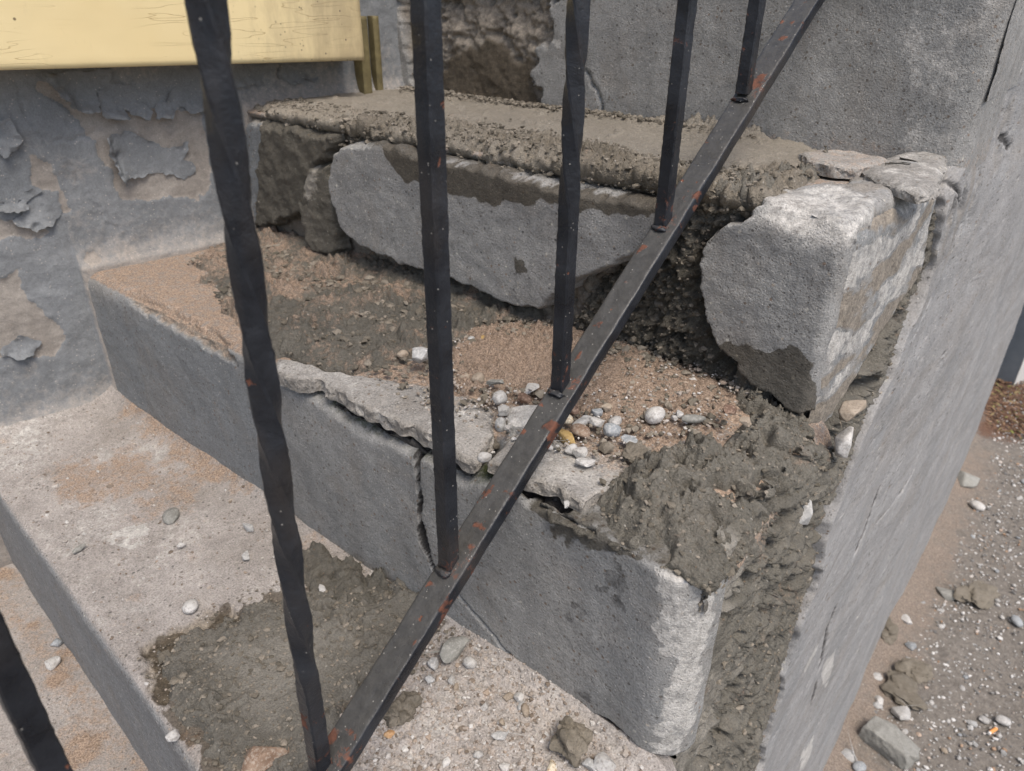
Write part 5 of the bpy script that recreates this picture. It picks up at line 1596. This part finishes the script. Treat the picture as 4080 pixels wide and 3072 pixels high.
M_GRIT = grit_material('grit', (0.0, (0.16, 0.125, 0.095)), (0.3, (0.32, 0.27, 0.225)), (0.6, (0.36, 0.33, 0.30)), (0.85, (0.55, 0.53, 0.5)), (0.98, (0.34, 0.27, 0.21)))
M_CRUMB = grit_material('mortar_crumb', (0.0, (0.10, 0.088, 0.068)), (0.6, (0.19, 0.165, 0.13)), (1.0, (0.27, 0.235, 0.19)))
M_PEBG = grit_material('gravel', (0.0, (0.12, 0.115, 0.11)), (0.35, (0.27, 0.26, 0.245)), (0.6, (0.5, 0.49, 0.47)), (0.85, (0.68, 0.66, 0.63)), (0.95, (0.34, 0.22, 0.14)))


def in_poly_pts(poly, n, seed, fade=0.0):
    r = np.random.default_rng(seed)
    x = r.uniform(min(p[0] for p in poly), max(p[0] for p in poly), n * 4)
    t = r.uniform(min(p[1] for p in poly), max(p[1] for p in poly), n * 4)
    s = wsdf(poly, x, t, 0.02, 0.04, seed)
    k = s > -fade * r.random(n * 4)
    return x[k][:n], t[k][:n]


def on_step(k, x, t, up=0.0):
    h = BASE[k](x, t)[0]
    return prof(k, x, t, h + up)


x, t = in_poly_pts(GRIT1, 2600, 5, 0.03)
sz = np.clip(np.random.default_rng(3).lognormal(-6.3, 0.48, len(x)), 0.0008, 0.0055)
scatter('grit', on_step(1, x, t, 0.0006), sz, M_GRIT, *ICO1, 'loose sandy grit on the lower tread right of the rail', 'grit', 8)
x, t = in_poly_pts([(-0.95, 0.0), (-0.4, 0.0), (-0.3, 0.2), (-0.9, 0.2)], 700, 6)
sz = np.clip(np.random.default_rng(4).lognormal(-6.4, 0.45, len(x)), 0.0007, 0.005)
scatter('grit', on_step(1, x, t, 0.0004), sz, M_GRIT, *ICO1, 'sparse grit on the pale lower tread left of the rail', 'grit', 9)
x, t = in_poly_pts([(-0.8744,0.1187),(-0.8439,0.2456),(-0.6167,0.2530),(-0.3762,0.2490),(-0.2156,0.2433),(-0.1728,0.1517),(-0.2314,0.0697),(-0.3417,0.0359),(-0.4981,0.0155)], 2600, 7, 0.02)
sz = np.clip(np.random.default_rng(5).lognormal(-5.75, 0.5, len(x)), 0.001, 0.010)
scatter('mortar_crumbs', on_step(2, x, t, 0.006), sz, M_CRUMB, *ICO1, 'crumbs of dry mortar strewn over the middle tread', 'crumbs', 10)
x, t = in_poly_pts(PATCH1, 1100, 61, 0.05)
scatter('mortar_crumbs', on_step(1, x, t, 0.0015), np.clip(np.random.default_rng(62).lognormal(-6.25, 0.5, len(x)), 0.0008, 0.006), M_CRUMB, *ICO1, 'crumbs thrown off round the mortar patch on the lower tread', 'crumbs', 63)
x, t = in_poly_pts([(-0.9160,0.2244),(-0.7488,0.2635),(-0.5743,0.2895),(-0.3472,0.2737),(-0.2516,0.2601),(-0.2508,0.2135),(-0.3691,0.1990),(-0.5275,0.1659),(-0.7596,0.1299)], 2600, 64, 0.02)
scatter('mortar_crumbs', on_step(2, x, t, 0.008), np.clip(np.random.default_rng(65).lognormal(-5.7, 0.5, len(x)), 0.001, 0.011), M_CRUMB, *ICO1, 'dark mortar debris along the back of the middle tread', 'crumbs', 66)
x, t = in_poly_pts([(-0.4549,0.1261),(-0.3735,0.2367),(-0.2156,0.2433),(-0.1672,0.1564),(-0.2047,0.0921),(-0.2295,0.0483),(-0.2925,0.0344),(-0.3854,0.0270)], 1800, 17, 0.02)
sz = np.clip(np.random.default_rng(15).lognormal(-6.35, 0.45, len(x)), 0.0008, 0.005)
scatter('grit', on_step(2, x, t, 0.007), sz, M_GRIT, *ICO1, 'sandy grit around the pebbles on the middle tread', 'grit', 20)
fx = np.array([p[0] for p in FRONT3])
r = np.random.default_rng(9)
x = r.uniform(fx.min(), fx.max(), 1500)
t = np.interp(x, *zip(*sorted(FRONT3))) + r.normal(0.012, 0.02, 1500)
sz = np.clip(r.lognormal(-5.75, 0.4, 1500), 0.0015, 0.010)
scatter('mortar_crumbs', on_step(3, x, t, 0.012), sz, M_CRUMB, *ICO1, 'crumbs along the front edge of the fresh mortar on the top tread', 'crumbs', 12)
x = r.uniform(-0.85, -0.3, 700)
t = 0.243 - np.abs(r.normal(0, 0.014, 700))
sz = np.clip(r.lognormal(-5.6, 0.4, 700), 0.0015, 0.010)
scatter('mortar_crumbs', on_step(3, x, t, 0.011), sz, M_CRUMB, *ICO1, 'crumbs at the foot of the top riser', 'crumbs', 13)



def over_mesh(o, n, seed, test=None):
    co = np.empty(len(o.data.vertices) * 3, np.float32)
    o.data.vertices.foreach_get('co', co)
    co = co.reshape(-1, 3).astype(float)
    if test is not None:
        co = co[test(co)]
    rr_ = np.random.default_rng(seed)
    return co[rr_.integers(0, len(co), n)] + rr_.normal(0, 0.0006, (n, 3))


p_ = over_mesh(HEAP, 1500, 41)
scatter('mortar_crumbs', p_, np.clip(np.random.default_rng(42).lognormal(-6.25, 0.5, len(p_)), 0.0009, 0.0065), M_CRUMB, *ICO1, 'crumbs stuck to the lumpy mortar heap on the corner', 'crumbs', 43)
p_ = over_mesh(SIDEM, 2600, 44, lambda c: (c[:, 1] > DK[2] + 0.07) & (c[:, 1] < 0.72) & (c[:, 0] > SIDE - 0.02))
scatter('mortar_crumbs', p_, np.clip(np.random.default_rng(45).lognormal(-6.25, 0.5, len(p_)), 0.0009, 0.0065), M_CRUMB, *ICO1, 'crumbs stuck in the rough mortar on the side of the steps', 'crumbs', 46)

for ob, n_, sd_, mu_, test, lb in (
        (GAPM, 1500, 51, -6.1, None, 'crumbs in the rough mortar beside the end block'),
        (PATCHM, 1300, 52, -6.2, None, 'crumbs on the mortar patch of the lower tread'),
        (SCREED, 2600, 53, -6.0, lambda c: (c[:, 1] < DK[3] + 0.075) & (c[:, 2] > ZK[3] - 0.02), 'crumbs broken off the front of the fresh mortar screed')):
    p_ = over_mesh(ob, n_, sd_, test)
    scatter('mortar_crumbs', p_, np.clip(np.random.default_rng(sd_).lognormal(mu_, 0.5, len(p_)), 0.0009, 0.0075), M_CRUMB, *ICO1, lb, 'crumbs', sd_ + 10)

# ------------------------------------------------------------------ ground


def ground_material():
    N = Nodes('tarmac_with_dirt')
    sand, mulch, dark, _ = N.attr('ma')
    n1 = N.noise(5, 5, 0.6)
    n2 = N.noise(60, 6, 0.72)
    n3 = N.noise(260, 4, 0.7)
    base = N.mix(N.rng(n2, 0.3, 0.7), (0.125, 0.110, 0.095), (0.25, 0.225, 0.195))
    sp, sr = speck(N, 130, 0.36, 0.80)
    base = N.mix(N.math('MULTIPLY', sp, 0.8), base, N.ramp(sr, (0.0, (0.13, 0.12, 0.115)), (0.5, (0.34, 0.32, 0.30)), (0.85, (0.55, 0.53, 0.5))))
    sandc = N.mix(N.rng(n3, 0.3, 0.7), (0.16, 0.124, 0.098), (0.30, 0.248, 0.202))
    base = N.mix(N.rng(N.math('ADD', sand, N.math('ADD', N.rng(n2, 0.3, 0.7, -0.35, 0.3), N.rng(N.noise(14, 4, 0.6), 0.3, 0.7, -0.35, 0.2))), 0.25, 0.9), base, sandc)
    mul = N.mix(N.rng(n3, 0.3, 0.7), (0.06, 0.032, 0.022), (0.20, 0.115, 0.075))
    base = N.mix(N.rng(N.math('ADD', mulch, N.rng(n2, 0.3, 0.7, -0.35, 0.35)), 0.25, 0.85), base, mul)
    g = N.rng(n3, 0.25, 0.75, 0.7, 1.3)
    gc = N.n('ShaderNodeCombineColor')
    for i in range(3):
        N.l(g, gc.inputs[i])
    base = N.mix(1.0, base, gc.outputs[0], 'MULTIPLY')
    N.bump(N.math('ADD', N.math('MULTIPLY', n3, 0.003), N.math('MULTIPLY', n2, 0.006)))
    return N.done(base, 0.88, 0.3)


M_GROUND = ground_material()
MULCH = [(-0.1757,3.6462),(-0.0374,4.1343),(0.1545,3.5528),(0.0796,3.2123),(-0.0538,3.2344),(-0.1347,3.3090)]


def ground():
    ys = np.concatenate([[-60, -15, -4], axis(-1, 5.2, 0.02, 0.02), [8, 16, 60, 140]])
    xs = np.concatenate([[-60, -15, -4], axis(-0.5, 1.4, 0.02, 0.02), [3, 8, 16, 60, 140]])
    X, Y = np.meshgrid(xs, ys)
    near = sst(1.4, 1.0, X) * sst(5.2, 4.6, Y)
    h = near * 0.006 * fbm(X, Y, 0.15, 4, 500)
    wx = SIDE + np.interp(Y, *BASEC)
    d = X - wx
    h = h + near * 0.03 * np.exp(-np.maximum(d, 0) / 0.05) * sst(3.6, 3.2, Y)
    sand = np.exp(-(np.maximum(d, 0) / 0.13) ** 2) * 0.95 * sst(3.4, 2.8, Y) + 0.5 * sst(0.0, 0.6, fbm(X, Y, 0.35, 3, 502)) * sst(0.6, 0.2, d) * sst(2.6, 1.6, Y)
    mu = sst(-0.1, 0.12, wsdf(MULCH, X, Y, 0.15, 0.3, 503))
    o = grid_mesh('ground', np.stack([X, Y, h], -1), None, M_GROUND, None, {'ma': np.stack([np.clip(sand, 0, 1), mu, 0 * X, 0 * X + 1], -1)})
    o['kind'] = 'structure'


ground()
r = np.random.default_rng(21)
# fine gravel
n = 8500
x = SIDE + 0.03 + np.abs(r.normal(0.25, 0.28, n))
y = r.uniform(1.0, 4.4, n)
sz = np.clip(r.lognormal(-5.35, 0.5, n), 0.002, 0.011)
scatter('gravel', np.stack([x, y, 0.004 + 0 * x], -1), sz, M_PEBG, *ICO1, 'fine gravel scattered over the tarmac beside the stairs', 'gravel', 22)
# separate pebbles on the ground
gmesh = []
for i in range(6):
    V, F = ICO2
    n_ = fbm(V[:, 0] + i, V[:, 1] + 0.6 * V[:, 2], 0.9, 2, i)
    if i in (1, 2, 5):
        V, F = stone_mesh('angular', (1.0, 0.8, 0.6), 700 + i)
        gmesh.append((V, F))
        continue
    gmesh.append((V * (1 + 0.16 * n_[:, None]) * np.array([0.5, 0.40, 0.27]), F))
proto = []
for i, mt in enumerate(['white', 'white', 'grey', 'bluegrey', 'tan', 'white']):
    V, F = gmesh[i]
    me = bpy.data.meshes.new('ground_pebble')
    me.from_pydata([tuple(v) for v in V], [], [tuple(int(a) for a in f) for f in F])
    me.polygons.foreach_set('use_smooth', np.ones(len(F), bool))
    me.materials.append(ST[mt])
    proto.append(me)
GL = {'white': 'small white pebble scattered on the tarmac beside the stairs', 'grey': 'small grey pebble scattered on the tarmac beside the stairs',
      'bluegrey': 'small blue grey pebble scattered on the tarmac beside the stairs', 'tan': 'small tan pebble scattered on the tarmac beside the stairs'}
GN = ['white', 'white', 'grey', 'bluegrey', 'tan', 'white']
cnt = 0
while cnt < 210:
    yy = 1.15 + 2.3 * r.random() ** 1.5
    xx = SIDE + 0.06 + r.random() * 0.55
    if r.random() < 0.45 and xx < SIDE + 0.14:
        continue
    i = int(r.choice(6, p=[0.27, 0.2, 0.15, 0.13, 0.1, 0.15]))
    o = bpy.data.objects.new('ground_pebble', proto[i])
    o.location = (xx, yy, 0.004)
    s_ = float(np.clip(r.lognormal(-4.1, 0.33), 0.009, 0.030))
    o.scale = (s_, s_, s_ * (0.8 + 0.4 * r.random()))
    o.rotation_euler = (r.normal(0, 0.15), r.normal(0, 0.15), r.random() * 6.28)
    COL.objects.link(o)
    tag(o, GL[GN[i]], 'pebble', GN[i] + ' pebbles on the tarmac')
    cnt += 1

GS = [
    ((-0.0617,1.3559,0.0040), 'angular', (0.05, 0.045, 0.03), 'grey', 'grey broken stone left of the big slate coloured block'),
    ((0.0058,1.5507,0.0040), 'angular', (0.055, 0.05, 0.03), 'white', 'white stone right behind the big block'),
    ((-0.0472,1.5554,0.0040), 'angular', (0.035, 0.03, 0.02), 'white', 'smaller white stone behind the left end of the big block'),
    ((0.0015,2.0781,0.0040), 'slab', (0.10, 0.055, 0.018), 'slate', 'flat long grey slate lying on the sandy strip'),
    ((-0.0458,1.5425,0.0040), 'angular', (0.028, 0.022, 0.018), 'grey', 'small grey stone between the wall and the big block'),
    ((-0.0804,2.7498,0.0040), 'angular', (0.14, 0.10, 0.06), 'slate', 'large pale stone lying against the foot of the rendered wall'),
    ((0.1811,2.0892,0.0040), 'round', (0.04, 0.03, 0.018), 'bluegrey', 'larger blue grey pebble near the right edge'),
    ((-0.0107,2.6045,0.0040), 'round', (0.05, 0.04, 0.03), 'white', 'white round stone just right of the pale stone by the wall'),
    ((-0.0756,1.6287,0.0040), 'round', (0.035, 0.03, 0.02), 'white', 'white pebble on the sand strip near the wall foot'),
    ((-0.0654,1.8844,0.0040), 'angular', (0.045, 0.035, 0.025), 'white', 'white stone on the sand strip, upper one'),
    ((-0.0281,1.7969,0.0040), 'angular', (0.035, 0.03, 0.02), 'bluegrey', 'blue grey angular stone in the sand strip'),
    ((-0.0056,1.6220,0.0040), 'clod', (0.11, 0.08, 0.03), 'mortar', 'long dark clod of mortar on the ground'),
    ((0.0007,1.7111,0.0040), 'clod', (0.075, 0.06, 0.03), 'mortar', 'upper dark mortar clod on the ground'),
    ((0.0714,2.1216,0.0040), 'clod', (0.12, 0.07, 0.03), 'mortar', 'flat dark mortar clod near the right edge'),
    ((-0.0944,1.7923,0.0040), 'clod', (0.07, 0.055, 0.04), 'mortar', 'small mortar clod against the wall foot'),
    ((0.2072,1.6936,0.0040), 'round', (0.035, 0.028, 0.018), 'white', 'white pebble just above the cigarette end'),
    ((-0.0304,1.3396,0.0040), 'round', (0.032, 0.026, 0.018), 'bluegrey', 'pale pebble at the bottom left of the big block'),
]
for (loc, kd, sz, mt, lb) in GS:
    stone(loc, kd, sz, mt, lb, 'clod' if kd == 'clod' else 'stone' if kd != 'round' else 'pebble', {'clod': 'mortar_clod', 'round': 'pebble'}.get(kd, 'stone'), None, None, 0.15)

# the big broken block
bc = (0.0046,1.4406,0.0000)
bm = bmesh.new()
pts_ = [(-0.075, -0.035, 0), (0.07, -0.04, 0), (0.08, 0.03, 0), (-0.06, 0.04, 0), (-0.07, -0.03, 0.050), (-0.035, -0.034, 0.062), (0.055, -0.038, 0.060), (0.078, -0.01, 0.052), (0.072, 0.03, 0.045), (-0.01, 0.042, 0.058), (-0.062, 0.035, 0.052), (0.03, -0.045, 0.03), (-0.03, -0.042, 0.025)]
for p_ in pts_:
    bm.verts.new(p_)
res = bmesh.ops.convex_hull(bm, input=bm.verts)
bmesh.ops.bevel(bm, geom=bm.edges[:], offset=0.003, segments=2, profile=0.6, affect='EDGES')
bmesh.ops.triangulate(bm, faces=bm.faces[:])
for _ in range(3):
    bmesh.ops.subdivide_edges(bm, edges=[e for e in bm.edges if e.calc_length() > 0.006], cuts=1, use_grid_fill=True)
    bmesh.ops.triangulate(bm, faces=bm.faces[:])
bm.verts.index_update()
V = np.array([v.co[:] for v in bm.verts])
F = np.array([[v.index for v in f.verts] for f in bm.faces])
bm.free()
V = V + 0.0022 * np.stack([fbm(V[:, 0] + 0.3 * V[:, 2], V[:, 1] + 0.7 * V[:, 2], 0.02, 4, 611 + i) for i in range(3)], -1)
o = raw_mesh('concrete_block', V, F, ST['slate'], None, None, True)
o.location = bc
o.rotation_euler = (0, 0, math.radians(-8))
o.scale = (0.82, 0.82, 0.82)
tag(o, 'big broken grey concrete block lying on the tarmac near the wall', 'block')


def tube(name, a, b, r0, mat, parent=None, org=(0, 0, 0), n=16):
    a, b = np.array(a), np.array(b)
    ax = (b - a) / np.linalg.norm(b - a)
    u = np.cross(ax, [0, 0, 1.0])
    u /= np.linalg.norm(u)
    w = np.cross(u, ax)
    V, F = [], []
    for q, rr_ in ((0, r0 * 0.9), (0.06, r0), (0.94, r0), (1, r0 * 0.9)):
        for k in range(n):
            t_ = 2 * math.pi * k / n
            V.append(a + (b - a) * q + rr_ * (math.cos(t_) * u + math.sin(t_) * w))
    for j in range(3):
        for k in range(n):
            F.append((j * n + k, j * n + (k + 1) % n, (j + 1) * n + (k + 1) % n, (j + 1) * n + k))
    me = bpy.data.meshes.new(name)
    me.from_pydata([tuple(v - np.array(org)) for v in V], [], F + [tuple(range(n - 1, -1, -1)), tuple(range(3 * n, 4 * n))])
    me.materials.append(mat)
    o = bpy.data.objects.new(name, me)
    return link(o, parent)


cg = (0.1928,1.6449,0.0080)
cig = empty('cigarette_end', cg)
tag(cig, 'orange cigarette end lying on the tarmac at lower right', 'cigarette')
M_ORG = plain_col('orange_filter_paper', (0.62, 0.24, 0.07), (0.74, 0.36, 0.12), 0.7, 0.3, 200)
M_WHP = plain_col('white_cigarette_paper', (0.62, 0.6, 0.56), (0.72, 0.7, 0.67), 0.8, 0.3, 200)
p0, p1, p2 = np.array(cg) + (0.006, 0.015, 0.0), np.array(cg) + (-0.004, -0.008, 0.0), np.array(cg) + (-0.006, -0.014, 0.0)
tube('filter', p0, p1, 0.0042, M_ORG, cig, cg)
tube('paper', p1, p2, 0.0039, M_WHP, cig, cg)

# far post beyond the end of the stairs
pb = [(-0.0620,3.7139,0.0000),(-0.1413,3.7453,0.0000)]
M_POST = plain_col('blue_grey_painted_post', (0.19, 0.215, 0.235), (0.255, 0.28, 0.30), 0.75, 0.3, 12)
M_POSTW = plain_col('white_painted_face', (0.50, 0.49, 0.46), (0.62, 0.61, 0.58), 0.8, 0.3, 12)
post = empty('garden_pillar', (pb[0][0], pb[0][1], 0))
tag(post, 'blue grey painted pillar standing behind the far end of the stairs', 'pillar')
c0 = np.array(pb[0])
c1 = np.array(pb[1])
dx = (c1 - c0)
dx = dx / np.linalg.norm(dx)
dy = np.array([-dx[1], dx[0], 0])
if dy[1] < 0:
    dy = -dy
W_, D_ = 0.30, 0.30
base = [c0, c0 + dx * W_, c0 + dx * W_ + dy * D_, c0 + dy * D_]
Vp = [tuple(p - np.array(post.location)) for p in base] + [tuple(p + np.array([0, 0, 1.9]) - np.array(post.location)) for p in base]
raw_mesh('pillar_body', Vp, [(0, 1, 5, 4), (1, 2, 6, 5), (2, 3, 7, 6), (3, 0, 4, 7), (4, 5, 6, 7)], M_POST, post, None, False)
e_ = -dx * 0.004
fc = [c0 + e_, c0 + dy * D_ + e_, c0 + dy * D_ + e_ + np.array([0, 0, 1.9]), c0 + e_ + np.array([0, 0, 1.9])]
fb = [p + dx * 0.003 for p in fc]
raw_mesh('pillar_side_face', [tuple(p - np.array(post.location)) for p in fc + fb], [(0, 1, 2, 3), (7, 6, 5, 4), (0, 4, 5, 1), (1, 5, 6, 2), (2, 6, 7, 3), (3, 7, 4, 0)], M_POSTW, post, None, False)['label'] = 'white painted side of the pillar'

# fallen needles and leaves by the pillar
M_LEAF = grit_material('dry_leaf_litter', (0.0, (0.05, 0.03, 0.02)), (0.5, (0.17, 0.09, 0.055)), (0.85, (0.30, 0.19, 0.12)), (0.97, (0.2, 0.22, 0.06)))
x, y = in_poly_pts(MULCH, 2600, 31, 0.1)
r = np.random.default_rng(32)
V0 = np.array([(-1, 0, 0), (0, -0.28, 0.1), (1, 0, 0), (0, 0.28, 0.12), (0, 0, -0.05)], float)
F0 = np.array([(0, 1, 3), (1, 2, 3), (0, 4, 1), (1, 4, 2), (2, 4, 3), (3, 4, 0)])
scatter('leaf_litter', np.stack([x, y, 0.006 + 0.012 * r.random(len(x))], -1), np.clip(r.lognormal(-4.0, 0.4, len(x)), 0.008, 0.04), M_LEAF, V0, F0, 'brown leaf litter on the ground beside the pillar', 'leaf litter', 33)
